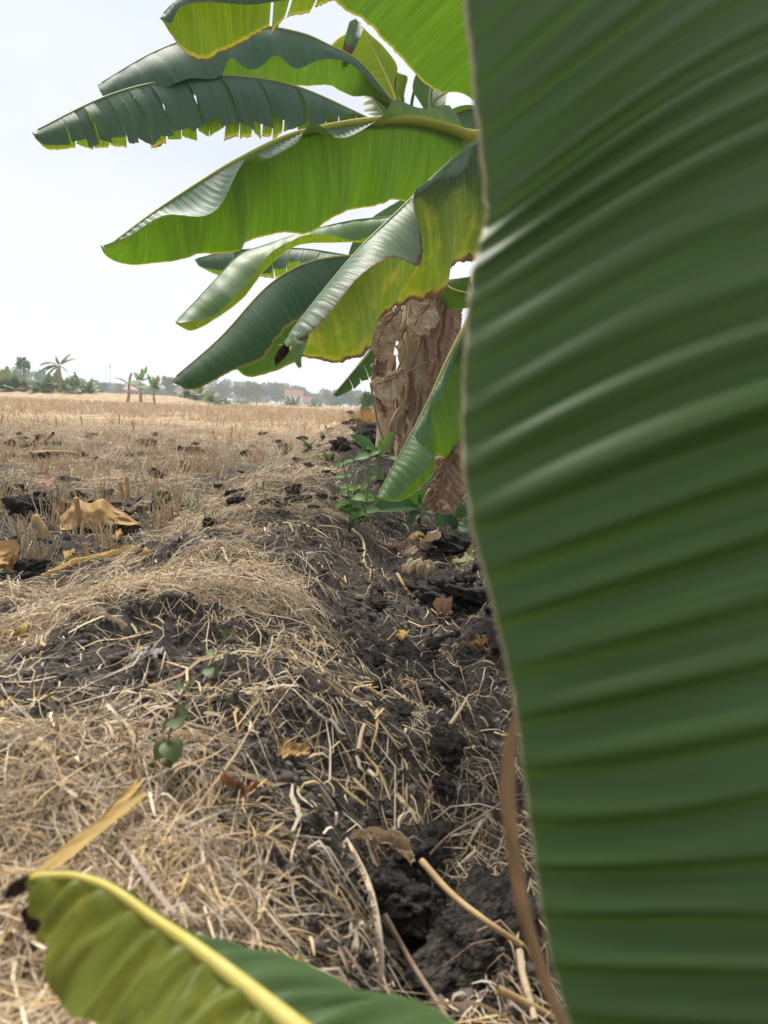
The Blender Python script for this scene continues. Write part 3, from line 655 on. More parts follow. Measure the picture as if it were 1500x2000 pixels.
# L4: biggest leaf, rolled upper half and hanging lower half
leaf(plantC, bC, [(905, 262, 2.62), (860, 246, 2.55), (800, 234, 2.47), (720, 238, 2.36), (640, 249, 2.26), (560, 268, 2.16), (470, 310, 2.05), (400, 350, 1.98), (300, 415, 1.88), (205, 486, 1.80)],
     A=[(880, 205), (820, 211), (770, 194), (740, 222), (700, 250), (655, 264), (612, 248), (585, 262), (548, 306), (520, 318), (492, 306), (455, 345), (422, 400), (390, 421), (320, 424), (250, 470), (207, 489)],
     B=[(880, 375), (825, 396), (765, 390), (720, 404), (650, 420), (605, 455), (540, 456), (440, 494), (380, 498), (300, 511), (255, 520), (222, 510), (205, 488)],
     mat=M_LEAF_T, matB=M_LEAF, nt=200, ddA=-0.12, ddB=0.10, bulA=0.10, bulB=0.06, ripA=(0.012, 4, 0), ripB=(0.022, 4.5, 1), petiole=[crC, P(940, 268, 2.68)], rib=(0.022, 0.002), ribmat=M_RIB_L, seed=2, pleat=(0.004, 0),
     label='broad drooping leaf with rolled blue green edge and yellow midrib')
# L8: scorched leaf nearer the camera
leaf(plantC, bC, [(985, 230, 2.3), (940, 266, 2.0), (870, 325, 1.8), (800, 392, 1.68), (700, 488, 1.52), (620, 582, 1.42), (575, 640, 1.37), (553, 672, 1.35)],
     A=[(960, 300), (935, 312), (870, 362), (808, 392), (826, 470), (818, 512), (775, 508), (715, 540), (650, 590), (600, 640), (560, 676)],
     B=[(1000, 480), (930, 508), (868, 532), (860, 572), (800, 592), (748, 608), (742, 650), (702, 690), (660, 708), (610, 702), (575, 690), (555, 678)],
     mat=M_LEAF_U, matB=M_LEAF_S, nt=180, ddA=-0.10, ddB=0.08, bulA=0.10, bulB=0.08, ripA=(0.012, 4, 1), ripB=(0.016, 5, 0), petiole=[crC], rib=(0.010, 0.0015), ribmat=M_RIB_G, seed=3, jag=0.03, pleat=(0.0045, 0),
     label='yellowing leaf with scorched brown margins, nearest of the hanging leaves')
dt = [P(562, 672, 1.35), P(553, 690, 1.345), P(545, 700, 1.34), P(538, 712, 1.34)]
ribbon_leaf('withered_tip', dt, [0.008, 0.018, 0.016, 0.004], M_DEAD_K, plantC, bC, up=(0, -1, 0), cup=0.9, crumple=0.010, seed=3)
ribbon_leaf('leaf_strip', [P(592, 636, 1.36), P(586, 668, 1.33), P(580, 695, 1.32), P(586, 718, 1.32)], [0.022, 0.026, 0.024, 0.006], M_LEAF_P, plantC, bC, up=(0, -1, 0), cup=0.1, crumple=0.001)
# L9: blade overhead at the top right
leaf(plantC, bC, [(1010, 215, 2.3), (1000, 60, 2.0), (930, -120, 1.75), (800, -260, 1.6), (640, -340, 1.55)],
     A=[(960, 196), (900, 187), (835, 165), (780, 110), (720, 46), (650, 0), (590, -90), (600, -260)],
     B=[(1150, 190), (1250, 0), (1150, -200), (950, -350), (700, -400)],
     mat=M_LEAF, nt=120, ddA=-0.05, ddB=0.1, bulA=-0.06, ripA=(0.012, 3, 0), petiole=[crC], rib=(0.02, 0.006), seed=4, label='leaf arching overhead with glowing underside')
# L1: leaf along the top edge of the picture
leaf(plantC, bC, [(1000, 120, 2.7), (860, -60, 2.6), (700, -100, 2.45), (520, -75, 2.3), (400, -35, 2.22), (338, 8, 2.18), (312, 36, 2.16)],
     A=[(960, 60), (850, -20), (720, -35), (640, 0), (500, 70), (430, 100), (390, 109), (355, 92), (325, 60), (313, 40)],
     B=[(900, -60), (760, -80), (620, -15), (490, 9), (400, 4), (352, 14), (334, 45), (316, 38)],
     mat=M_LEAF_Y, matB=M_LEAF_D, nt=150, ddA=0.06, ddB=-0.10, bulA=0.05, bulB=0.12, ripA=(0.014, 4, 2), petiole=[crC], splitA=[0.42, 0.47, 0.55, 0.64, 0.7], seed=5, label='leaf with yellow lower margin hanging at the top edge')
# L11: dark leaf in the shade near the crown
leaf(plantC, bC, [(985, 235, 2.72), (930, 212, 2.9), (885, 226, 3.0), (850, 262, 3.1)], A=[(990, 265), (935, 275), (890, 322), (862, 312), (848, 270)], B=[(960, 225), (920, 205), (880, 215), (848, 255)],
     mat=M_LEAF_D, nt=50, bulA=0.1, petiole=[crC], seed=6, label='short dark leaf tucked beside the crown')
# L12: low leaf sloping to the ground
leaf(plantC, bC, [(935, 590, 2.5), (905, 645, 2.4), (875, 702, 2.32), (835, 788, 2.22), (790, 872, 2.12), (758, 930, 2.06), (736, 971, 2.02)],
     A=[(925, 640), (898, 690), (872, 745), (866, 778), (845, 800), (838, 850), (815, 880), (846, 892), (824, 930), (792, 948), (772, 974), (740, 975)],
     B=[(1000, 740), (950, 820), (905, 868), (872, 896), (852, 888), (846, 925), (822, 952), (790, 975), (765, 979), (738, 973)],
     mat=M_LEAF_P, matB=M_LEAF, nt=120, ddA=-0.08, ddB=0.08, bulA=0.12, bulB=0.05, ripA=(0.010, 3, 0), petiole=[P(1060, 620, 2.72), P(980, 560, 2.6)], rib=(0.012, 0.002), seed=7, label='pale green leaf sloping down to the ground')

# --- main plant's leaves
leaf(plantA, bA, [(760, 190, 4.6), (700, 120, 4.4), (640, 88, 4.25), (590, 66, 4.1), (500, 51, 3.9), (400, 66, 3.7), (300, 102, 3.5), (190, 166, 3.3)],
     A=[(745, 190), (690, 130), (655, 112), (620, 120), (580, 131), (540, 112), (505, 130), (480, 137), (450, 117), (430, 146), (380, 155), (300, 178), (200, 192)],
     B=[(770, 200), (720, 188), (690, 188), (665, 178), (645, 167), (600, 168), (540, 168), (450, 180), (300, 190), (196, 180)],
     mat=M_LEAF_D, matB=M_LEAF, ddA=-0.12, ddB=0.12, bulA=0.08, ripA=(0.012, 5, 0), petiole=[crA, P(830, 250, 4.7)], rib=(0.012, 0.002), ribmat=M_RIB, seed=11, label='blue green leaf with wavy margin behind the tattered one')
sp1 = [0.10, 0.17, 0.26, 0.33, 0.40, 0.435, 0.49, 0.53, 0.58, 0.62, 0.66, 0.705, 0.735, 0.76, 0.79, 0.815, 0.85, 0.875, 0.90, 0.93]
sp2 = [0.12, 0.145, 0.16, 0.20, 0.215, 0.25, 0.29, 0.33, 0.37, 0.40, 0.43, 0.455, 0.49, 0.53, 0.57, 0.60, 0.64, 0.68, 0.72, 0.75, 0.78, 0.82, 0.86, 0.90]
leaf(plantA, bA, [(780, 262, 4.5), (690, 218, 4.2), (600, 177, 4.0), (530, 157, 3.85), (430, 147, 3.65), (300, 162, 3.4), (200, 191, 3.2), (62, 259, 2.95)],
     A=[(770, 262), (690, 222), (640, 236), (585, 245), (520, 241), (450, 242), (370, 259), (310, 270), (250, 278), (180, 283), (120, 286), (85, 285), (66, 266)],
     B=[(790, 280), (700, 262), (580, 262), (520, 266), (440, 268), (370, 276), (290, 283), (230, 287), (150, 290), (95, 290), (68, 270)],
     mat=M_LEAF_D, matB=M_LEAF_Y, nt=200, ddA=-0.10, ddB=0.14, bulA=0.10, bulB=0.06, splitA=sp1, splitB=sp2, petiole=[crA, P(830, 280, 4.6)], rib=(0.010, 0.003), ribmat=M_RIB, seed=12, label='long tattered leaf split into many strips, reaching farthest left')
leaf(plantA, bA, [(840, 410, 4.8), (760, 424, 4.7), (690, 431, 4.6), (600, 452, 4.4), (520, 478, 4.2), (470, 497, 4.1), (420, 547, 3.95), (380, 590, 3.85), (342, 629, 3.75)],
     A=[(830, 430), (760, 440), (700, 466), (640, 462), (580, 462), (525, 500), (490, 545), (450, 590), (400, 622), (352, 634)],
     B=[(850, 450), (760, 470), (660, 474), (580, 480), (520, 525), (475, 582), (425, 620), (374, 646), (346, 634)],
     mat=M_LEAF_P, matB=M_LEAF_Y, ddA=-0.12, ddB=0.10, bulA=0.08, ripA=(0.01, 3, 0), petiole=[crA], rib=(0.009, 0.002), ribmat=M_RIB_G, seed=13, label='light green leaf with torn yellow tip below the broad leaf')
leaf(plantA, bA, [(830, 520, 4.4), (760, 506, 4.1), (700, 500, 3.8), (640, 504, 3.6), (580, 522, 3.4), (520, 562, 3.25), (430, 660, 3.0), (335, 743, 2.8)],
     A=[(820, 560), (760, 560), (700, 545), (655, 560), (640, 600), (600, 612), (560, 640), (540, 660), (510, 698), (460, 716), (420, 736), (380, 756), (345, 755)],
     B=[(840, 545), (760, 570), (690, 620), (630, 670), (580, 705), (520, 730), (482, 736), (456, 718), (420, 730), (380, 752), (338, 748)],
     mat=M_LEAF_K, nt=140, ddA=-0.10, ddB=0.12, bulA=0.08, ripA=(0.010, 3, 1), splitA=[0.47], petiole=[crA, P(850, 400, 4.6)], rib=(0.010, 0.003), ribmat=M_RIB, seed=14, label='dark green leaf hanging low with its tip over the far trees')
# L10 young upright leaves over the clump
leaf(plantA, bA, [(790, 270, 4.7), (772, 195, 4.7), (740, 120, 4.65), (712, 68, 4.6), (698, 45, 4.55)],
     A=[(768, 200), (745, 191), (700, 174), (660, 145), (640, 108), (655, 80), (690, 58), (700, 48)], B=[(785, 200), (770, 165), (776, 130), (750, 92), (722, 66), (702, 46)],
     mat=M_LEAF_Y, nt=60, bulA=-0.08, bulB=-0.05, petiole=[crA], rib=(0.016, 0.005), ribmat=M_RIB_Y, seed=15, label='upright yellowing leaf seen from below')
ribbon_leaf('leaf_strip', [P(699, 40, 4.5), P(690, 65, 4.4), P(680, 95, 4.38), P(670, 122, 4.38)], [0.03, 0.09, 0.08, 0.04], M_LEAF_D, plantA, bA, up=(0.3, -1, 0), cup=0.7, crumple=0.004)
leaf(plantA, bA, [(800, 280, 4.9), (775, 190, 5.0), (762, 145, 5.0), (755, 110, 5.0)], A=[(790, 190), (786, 186), (796, 150), (775, 140), (757, 112)], B=[(770, 200), (765, 180), (758, 150), (753, 112)],
     mat=M_LEAF_Y, nt=40, petiole=[crA], rib=(0.012, 0.004), seed=16)
leaf(plantA, bA, [(850, 270, 4.7), (838, 200, 4.8), (850, 150, 4.9), (880, 100, 5.0)], A=[(870, 220), (872, 190), (890, 150), (885, 105)], B=[(820, 200), (806, 175), (815, 140), (850, 100)], mat=M_LEAF, nt=40, petiole=[crA], rib=(0.024, 0.006), ribmat=M_RIB_G, seed=17)
leaf(plantA, bA, [(800, 300, 4.8), (760, 240, 4.9), (735, 205, 5.0), (715, 175, 5.1)], A=[(790, 230), (770, 215), (755, 190), (720, 172)], B=[(770, 270), (740, 232), (712, 218), (712, 180)], mat=M_LEAF_Y, nt=40, petiole=[crA], rib=(0.012, 0.003), seed=18)
vv, ff = tube(cr([crA, P(805, 220, 4.9), P(815, 150, 4.9)], np.linspace(0, 1, 20)), np.linspace(0.02, 0.008, 20), 8); mesh('furled_leaf', vv, ff, M_LEAF_P, plantA, bA)
# leaves by the stem
leaf(plantA, bA, [(862, 430, 4.8), (850, 520, 4.6), (880, 562, 4.4), (925, 575, 4.3)], A=[(845, 480), (835, 530), (870, 545), (920, 540)], B=[(860, 560), (862, 600), (890, 604), (925, 600)], mat=M_LEAF, nt=50, rib=(0.012, 0.005), ribmat=M_RIB_Y, seed=19)
leaf(plantA, bA, [(850, 400, 4.9), (720, 480, 5.0), (690, 520, 5.0), (672, 560, 5.0)], A=[(830, 440), (760, 500), (720, 540), (680, 565)], B=[(800, 380), (720, 430), (690, 470), (668, 545)], mat=M_LEAF_D, nt=50, rib=(0.012, 0.004), seed=20)
leaf(plantB, bB, [(752, 520, 5.3), (720, 505, 5.4), (670, 498, 5.5), (600, 487, 5.5), (540, 485, 5.5), (450, 490, 5.5), (380, 506, 5.5)],
     A=[(745, 530), (700, 512), (660, 503), (630, 508), (590, 512), (560, 520), (520, 532), (470, 540), (420, 530), (388, 520)],
     B=[(750, 540), (700, 520), (650, 508), (610, 528), (560, 538), (520, 540), (470, 548), (420, 535), (384, 518)],
     mat=M_LEAF_D, matB=M_LEAF_Y, ddA=-0.1, ddB=0.1, splitA=[0.3, 0.38, 0.45, 0.52, 0.6, 0.66, 0.72, 0.8], splitB=[0.35, 0.42, 0.5, 0.56, 0.62, 0.7, 0.78], petiole=[crB], rib=(0.012, 0.003), ribmat=M_RIB_G, seed=21, label='small tattered leaf showing between the larger ones')
leaf(plantB, bB, [(756, 640, 5.3), (720, 690, 5.2), (690, 726, 5.1), (652, 771, 5.0)], A=[(765, 690), (735, 733), (705, 750), (680, 766), (656, 776)], B=[(750, 645), (716, 690), (686, 728), (652, 769)],
     mat=M_LEAF_K, nt=70, splitA=[0.3, 0.4, 0.5, 0.62, 0.75], rib=(0.010, 0.003), seed=22, label='drooping leaf left of the dry stems')

# dead leaves hanging on the stems
def dead(plant, base, mid, A, B, mat, seed, cr_=0.02, dd=-0.05, nt=60):
    return leaf(plant, base, mid, A, B, mat, nt=nt, nu=12, ddA=dd, ddB=dd, bulA=0.12, bulB=0.1, ripA=(0.015, 3, seed), ripB=(0.015, 3, seed + 1), rib=(0.008, 0.003), ribmat=M_TWIG, name='dead_leaf', seed=seed, jag=0.10, crumple=cr_, pleat=(0.006, 0))
dead(plantA, bA, [(868, 560, 4.75), (850, 640, 4.7), (845, 720, 4.7), (838, 800, 4.7)], [(888, 580), (892, 660), (878, 740), (862, 790), (840, 802)], [(850, 560), (832, 600), (835, 640), (836, 720), (834, 790)], M_DEAD, 31)
dead(plantA, bA, [(870, 570, 4.6), (862, 650, 4.6), (845, 740, 4.6), (842, 800, 4.6)], [(905, 600), (895, 660), (880, 690), (862, 760), (848, 800)], [(858, 590), (845, 640), (835, 700), (838, 780)], M_DEAD_R, 32)
dead(plantB, bB, [(800, 715, 4.9), (775, 735, 4.85), (750, 748, 4.85), (724, 752, 4.85)], [(800, 740), (775, 780), (755, 790), (726, 756)], [(790, 715), (770, 728), (748, 738), (724, 750)], M_DEAD_P, 35)
dead(plantB, bB, [(788, 575, 5.4), (780, 620, 5.4), (786, 660, 5.4), (780, 690, 5.4)], [(800, 600), (794, 640), (793, 670), (782, 692)], [(776, 590), (770, 620), (774, 660), (777, 688)], M_DEAD_R, 37)
dead(plantB, bB, [(778, 605, 4.85), (752, 640, 4.8), (738, 672, 4.8), (742, 705, 4.8)], [(795, 640), (780, 665), (764, 690), (746, 708)], [(768, 608), (730, 632), (722, 668), (732, 700)], M_DEAD, 34)
dead(plantB, bB, [(792, 722, 4.75), (768, 738, 4.7), (748, 748, 4.7), (722, 752, 4.7)], [(792, 745), (776, 778), (756, 792), (724, 757)], [(786, 718), (766, 726), (745, 736), (722, 748)], M_DEAD_P, 38)
dead(plantB, bB, [(742, 690, 4.9), (736, 725, 4.85), (742, 770, 4.85), (752, 815, 4.85)], [(758, 700), (752, 740), (755, 780), (756, 815)], [(732, 695), (722, 725), (732, 775), (748, 812)], M_DEAD_R, 39)
dead(plantA, bA, [(846, 585, 4.6), (826, 610, 4.55), (812, 632, 4.55), (806, 660, 4.55)], [(862, 612), (850, 640), (828, 655), (810, 662)], [(828, 580), (804, 605), (800, 630), (803, 655)], M_DEAD_P, 40)
for k, pp in enumerate([[(840, 705, 4.6), (805, 722, 4.6), (775, 735, 4.6), (750, 745, 4.65)], [(724, 752, 4.85), (733, 800, 4.8), (742, 840, 4.8), (758, 880, 4.8)], [(800, 800, 4.75), (780, 800, 4.7), (770, 830, 4.7), (772, 860, 4.7)], [(780, 640, 4.8), (790, 690, 4.7), (775, 730, 4.7), (782, 770, 4.7)]]):
    vv, ff = tube(cr([P(*q) for q in pp], np.linspace(0, 1, 24)), 0.007, 6); mesh('dry_stalk', vv, ff, M_TWIG, plantA, bA)

# ------------------------------------------------------------------ the close plant at the right
bD = np.array([0.95, 0.30, float(ground_macro(0.95, 0.30)) - 0.02]); crD = np.array([0.80, 0.38, 1.25])
pD = [bD, bD + np.array([-0.05, 0.02, 0.6]), crD]
plantD = empty('banana_plant', bD, 'banana plant beside the camera whose huge blurred leaf fills the right side', 'banana plant')
v, f = stem_geo(pD, 0.09, 0.05, 40); mesh('pseudostem', v, f, M_STEM_G, plantD, bD)
eL = [(898, -160, .40), (905, 0, .40), (915, 100, .395), (926, 200, .39), (936, 300, .385), (945, 390, .38), (943, 450, .375), (926, 510, .365), (913, 580, .36), (906, 680, .352), (901, 800, .345), (904, 900, .338), (916, 1000, .33), (936, 1100, .325), (965, 1200, .32), (989, 1300, .315), (1006, 1400, .31), (1019, 1500, .305), (1031, 1600, .30), (1045, 1700, .295), (1060, 1800, .29), (1081, 1900, .285), (1112, 2000, .28), (1160, 2140, .275)]
yl = [q[1] for q in eL]
mR = [(1665, float(np.interp(y, [-160, 100, 645, 1150, 1680, 2140], [-760, -420, 250, 920, 1640, 2170])), float(np.interp(y, [-160, 500, 1000, 1500, 2140], [.60, .42, .32, .275, .25]))) for y in yl]
bR = [(2150, q[1] + 60, q[2] + .15) for q in mR]
KNOTS['even'] = True
leaf(plantD, bD, mR, A=eL, B=bR, mat=M_LEAF_B, nt=900, nu=34, bulA=0.05, bulB=0.0, petiole=[crD, P(1660, -1500, .62)], rib=(0.012, 0.005), ribmat=M_RIB, seed=41, pleat=(0.0078, 24), jag=0.004, label='huge green leaf with pale rim and slanting pleats, out of focus')
KNOTS.clear()
ribbon_leaf('dry_leaf_strip', [P(1014, 1385, .37), P(996, 1450, .365), P(990, 1560, .36), P(1003, 1680, .355), P(1026, 1800, .35), P(1066, 1920, .345), P(1114, 2030, .34)], [0.003, 0.0085, 0.0085, 0.0075, 0.0065, 0.006, 0.006], M_DEAD_O, plantD, bD, up=(0.25, -1, 0.25), cup=0.35, crumple=0.0012, n=70, twist=(0.1, 0.1), jag=0.06)
leaf(plantD, bD, [(760, 2180, .36), (640, 2062, .38), (480, 1928, .41), (380, 1850, .43), (300, 1795, .445), (215, 1735, .46), (150, 1712, .47), (95, 1710, .475), (52, 1716, .48)],
     A=[(720, 2300), (560, 2160), (400, 2065), (280, 2012), (200, 1998), (140, 1984), (104, 1942), (88, 1885), (92, 1840), (64, 1834), (80, 1795), (50, 1785), (48, 1722)],
     B=[(1040, 2150), (930, 2030), (885, 1992), (840, 1965), (770, 1941), (700, 1939), (650, 1906), (600, 1880), (550, 1869), (500, 1874), (440, 1872), (370, 1840), (290, 1786), (210, 1728), (120, 1708), (55, 1712)],
     mat=M_LEAF_L, matB=M_LEAF_B, nt=160, nu=12, ddA=-0.03, ddB=0.04, bulA=0.05, bulB=0.05, ripA=(0.004, 4, 0), petiole=[bD + np.array([-0.1, 0, 0.25]), P(950, 2330, .38)], rib=(0.0075, 0.0022), ribmat=M_RIB_Y, seed=42, pleat=(0.0065, 0), jag=0.02, label='low leaf with pale yellow midrib and dark torn tip')
ribbon_leaf('withered_tip', [P(60, 1716, .478), P(40, 1730, .478), P(22, 1742, .48), P(8, 1748, .482)], [0.006, 0.011, 0.008, 0.002], M_DEAD_K, plantD, bD, up=(0.2, -1, 0.3), cup=0.5, crumple=0.005, seed=5)
ribbon_leaf('withered_tip', [P(52, 1770, .474), P(62, 1795, .472), P(74, 1810, .47), P(84, 1832, .47)], [0.006, 0.011, 0.008, 0.002], M_DEAD_K, plantD, bD, up=(0.2, -1, 0.3), cup=0.4, crumple=0.004, seed=6)

# ------------------------------------------------------------------ small plants
def leaf_blade(av, af, ac, root, tip, width, col, bow=0.15, up=(0, 0, 1.0), n=9, fold=0.25, shape=1.0):
    off = sum(len(q) for q in av); root = np.asarray(root, float); tip = np.asarray(tip, float); L = np.linalg.norm(tip - root)
    s = np.linspace(0, 1, n); p = root + (tip - root) * s[:, None] + np.array(up) * (bow * L * 4 * s * (1 - s))[:, None]
    T = unit(np.gradient(p, axis=0)); S = unit(np.cross(T, np.array(up, float) + 1e-3)); Nn = np.cross(S, T)
    w = width * np.sin(np.pi * np.clip(s ** shape, 0.03, 0.985)) ** 0.75
    pos = np.stack([p - S * (w / 2)[:, None] + Nn * (w * fold)[:, None], p, p + S * (w / 2)[:, None] + Nn * (w * fold)[:, None]], 1)
    av.append(pos.reshape(-1, 3)); af.append(grid_faces(n, 3, off)); ac.append(np.repeat(np.array(col)[None], n * 3, 0))

def herb(name, stems, leaves, label, base_pt, mat_stem=M_RIB_G, cat='weed'):
    """stems: list of (points, radius); leaves: list of (root, tip, width, colour)"""
    e = empty(name, base_pt, label, cat)
    for pts, r in stems:
        vv, ff = tube(cr(pts, np.linspace(0, 1, 24)), np.linspace(r, r * 0.45, 24), 6); mesh('stem', vv, ff, mat_stem, e, base_pt)
    for lf in leaves:
        av, af, ac = [], [], []; leaf_blade(av, af, ac, *lf[:4], **(lf[4] if len(lf) > 4 else {}))
        mesh('leaf', av[0], af[0], M_HERB, e, base_pt, col=ac[0])
    return e

# little weed with round paired leaves on the bund
q0 = G(328, 1500); dW = float(np.dot(q0 - CAM, fw))
def PW(px, py, dz=0.0): return P(px, py, dW - 0.02 + dz)
st = [q0, PW(326, 1460), PW(336, 1415), PW(362, 1345), PW(405, 1305), PW(430, 1265), PW(443, 1238)]
lv = []
gc = [(0.085, 0.125, 0.03), (0.10, 0.145, 0.038), (0.07, 0.105, 0.024)]
for k, (a, b, c, d, w, dz) in enumerate([(328, 1450, 303, 1485, .027, -.01), (330, 1446, 345, 1488, .036, -.02), (335, 1410, 316, 1425, .02, .01), (337, 1405, 356, 1420, .03, -.02), (345, 1385, 372, 1400, .022, .02), (360, 1340, 345, 1348, .018, -.01), (364, 1338, 378, 1335, .018, .02), (405, 1305, 412, 1325, .018, -.02), (412, 1300, 425, 1318, .02, .01), (440, 1245, 444, 1230, .012, 0), (415, 1280, 405, 1270, .012, .02), (322, 1478, 335, 1500, .02, -.01)]):
    lv.append((PW(a, b), PW(c, d, dz), w * 0.8, gc[k % 3], dict(bow=0.12, fold=0.1, shape=0.8, up=(0, -0.6, 0.8))))
herb('weed', [(st, 0.0022)], lv, 'small weed with round paired leaves on a reddish stem in the straw', q0, M_TWIG)

# leafy herb at the foot of the bund by the banana sucker
q0 = G(690, 1042); dH = float(np.dot(q0 - CAM, fw)); r_ = random.Random(4); lv = []; sts = []
for pts in ([(688, 1040), (684, 1000), (680, 960), (670, 905)], [(700, 1045), (712, 1000), (718, 950), (722, 890)], [(692, 1042), (690, 1010), (686, 985), (690, 955)], [(696, 1042), (702, 1015), (700, 985), (712, 968)]):
    P3 = [P(x, y, dH - 0.05 + r_.uniform(-.05, .05)) for x, y in pts]; P3[0] = q0 + np.array([r_.uniform(-.02, .02), 0, 0]); sts.append((P3, 0.004))
    for s in np.linspace(0.35, 1.0, 5):
        c = cr(P3, np.array([s]))[0]
        for sgn in (-1, 1):
            L_ = r_.uniform(0.035, 0.065); a = r_.uniform(-0.9, 0.5) * sgn + (0 if sgn > 0 else math.pi)
            lv.append((c, c + np.array([math.cos(a) * L_, math.sin(a) * L_ * 0.8, r_.uniform(-0.035, 0.03)]), L_ * r_.uniform(0.55, 0.75), (0.12 * r_.uniform(.7, 1.3), 0.23 * r_.uniform(.75, 1.25), 0.04), dict(bow=0.06, fold=0.12, shape=0.75, up=(0, -0.55, 0.8))))
herb('herb', sts, lv, 'leafy green herb growing at the edge of the bund', q0)
# banana sucker
q0 = G(742, 938); dS = float(np.dot(q0 - CAM, fw)); g1 = (0.15, 0.30, 0.05); g2 = (0.075, 0.17, 0.04)
herb('banana_sucker', [([q0, P(740, 910, dS), P(738, 885, dS)], 0.022)],
     [(P(738, 895, dS), P(684, 850, dS - .1), 0.09, g2, dict(bow=0.05, up=(0, -0.7, 0.7))), (P(740, 890, dS), P(768, 842, dS), 0.05, g1, dict(bow=-0.05, up=(0, -1, 0.2))), (P(738, 890, dS), P(715, 878, dS - .1), 0.05, g1, dict(up=(0, -0.5, 0.8))),
      (P(736, 892, dS), P(700, 890, dS - .15), 0.05, g2, dict(up=(0, -0.4, 0.9))), (P(742, 888, dS), P(742, 858, dS), 0.03, g1, dict(up=(0, -1, 0))), (P(742, 900, dS), P(790, 910, dS - .1), 0.05, g2, dict(up=(0, -0.4, 0.9)))],
     'young banana sucker with two upright pointed leaves', q0, M_RIB_G, 'banana plant')
# broad low leaves under the pale sloping leaf
q0 = G(818, 1022); dB = float(np.dot(q0 - CAM, fw)); P_ = lambda x, y, k=0.0: P(x, y, dB - 0.1 + k)
herb('broadleaf_plant', [([q0, P_(818, 1000), P_(815, 985)], 0.012)],
     [(P_(815, 990), P_(726, 998, -.15), 0.11, (0.055, 0.14, 0.03), dict(bow=0.10, up=(0, -0.75, 0.65))), (P_(815, 985), P_(730, 985, .1), 0.09, (0.10, 0.22, 0.045), dict(bow=0.08, up=(0, -0.6, 0.8))), (P_(818, 985), P_(800, 950), 0.07, (0.10, 0.24, 0.03), dict(up=(0, -1, 0))),
      (P_(820, 985), P_(838, 955), 0.06, (0.08, 0.20, 0.03), dict(up=(0, -1, 0.2))), (P_(818, 1000), P_(800, 1025, -.1), 0.05, (0.05, 0.12, 0.03), dict(up=(0, -0.7, 0.7))), (P_(822, 1000), P_(850, 1005, -.1), 0.06, (0.05, 0.12, 0.03), dict(up=(0, -0.7, 0.7)))],
     'low plant with broad glossy leaves on the dark soil', q0, M_RIB_G, 'plant')
q0 = G(885, 1045); dB2 = float(np.dot(q0 - CAM, fw)); P_ = lambda x, y, k=0.0: P(x, y, dB2 - 0.08 + k)
herb('broadleaf_plant', [([q0, P_(885, 1030), P_(880, 1015)], 0.012)],
     [(P_(868, 1004), P_(856, 1028), 0.06, (0.07, 0.16, 0.035), dict(up=(0, -1, 0.2))), (P_(866, 1004), P_(895, 1032), 0.05, (0.03, 0.075, 0.03), dict(up=(0, -1, 0.3))), (P_(900, 1020), P_(930, 1050, -.1), 0.09, (0.06, 0.15, 0.03), dict(up=(0, -1, 0.3))), (P_(890, 1010), P_(915, 990), 0.06, (0.05, 0.13, 0.03), dict(up=(0, -1, 0.3)))],
     'curled dark green leaves beside the close leaf edge', q0, M_RIB_G, 'plant')
# small sprigs of green grass and weeds along the bund
for k, (px, py, s, nb) in enumerate([(375, 1000, 0.10, 9), (410, 1015, 0.08, 8), (505, 960, 0.07, 8), (640, 905, 0.10, 8), (560, 885, 0.12, 9), (600, 880, 0.14, 8), (630, 862, 0.12, 7), (360, 990, 0.09, 6)]):
    q0 = G(px, py); rr = random.Random(k); lv = []
    for i in range(nb):
        a = rr.uniform(0, 6.28); L_ = s * rr.uniform(0.5, 1)
        lv.append((q0 + np.array([rr.uniform(-.03, .03), rr.uniform(-.03, .03), -0.005]), q0 + np.array([math.cos(a) * L_ * .7, math.sin(a) * L_ * .7, L_ * rr.uniform(.5, 1)]), 0.006 if k in (0, 1, 2, 7) else 0.03, (0.09, 0.15, 0.04), dict(bow=0.1, fold=0.05)))
    e = herb('grass_sprig', [], lv, 'sprig of thin green grass growing out of the straw' if k in (0, 1, 2, 7) else 'small green weed seedling at the far end of the bund', q0, cat='grass' if k in (0, 1, 2, 7) else 'weed')
    e['group'] = 'green sprigs on the bund'

# ------------------------------------------------------------------ fallen leaves, stalks and scraps
def fallen(name, pix, widths, mat, label, cat='dead leaf', lift=0.02, cup=0.4, crumple=0.012, seed=0, up=(0, -0.5, 0.85), lifts=None, jag=0.08, group=None, n=40, nu=9, twist=(0, 0)):
    pts = [G(x, y, (lifts[i] if lifts else lift)) for i, (x, y) in enumerate(pix)]
    o = ribbon_leaf(name, pts, widths, mat, None, (0, 0, 0), up=up, cup=cup, crumple=crumple, seed=seed, jag=jag, n=n, nu=nu, twist=twist)
    return tag(o, label, cat, group)

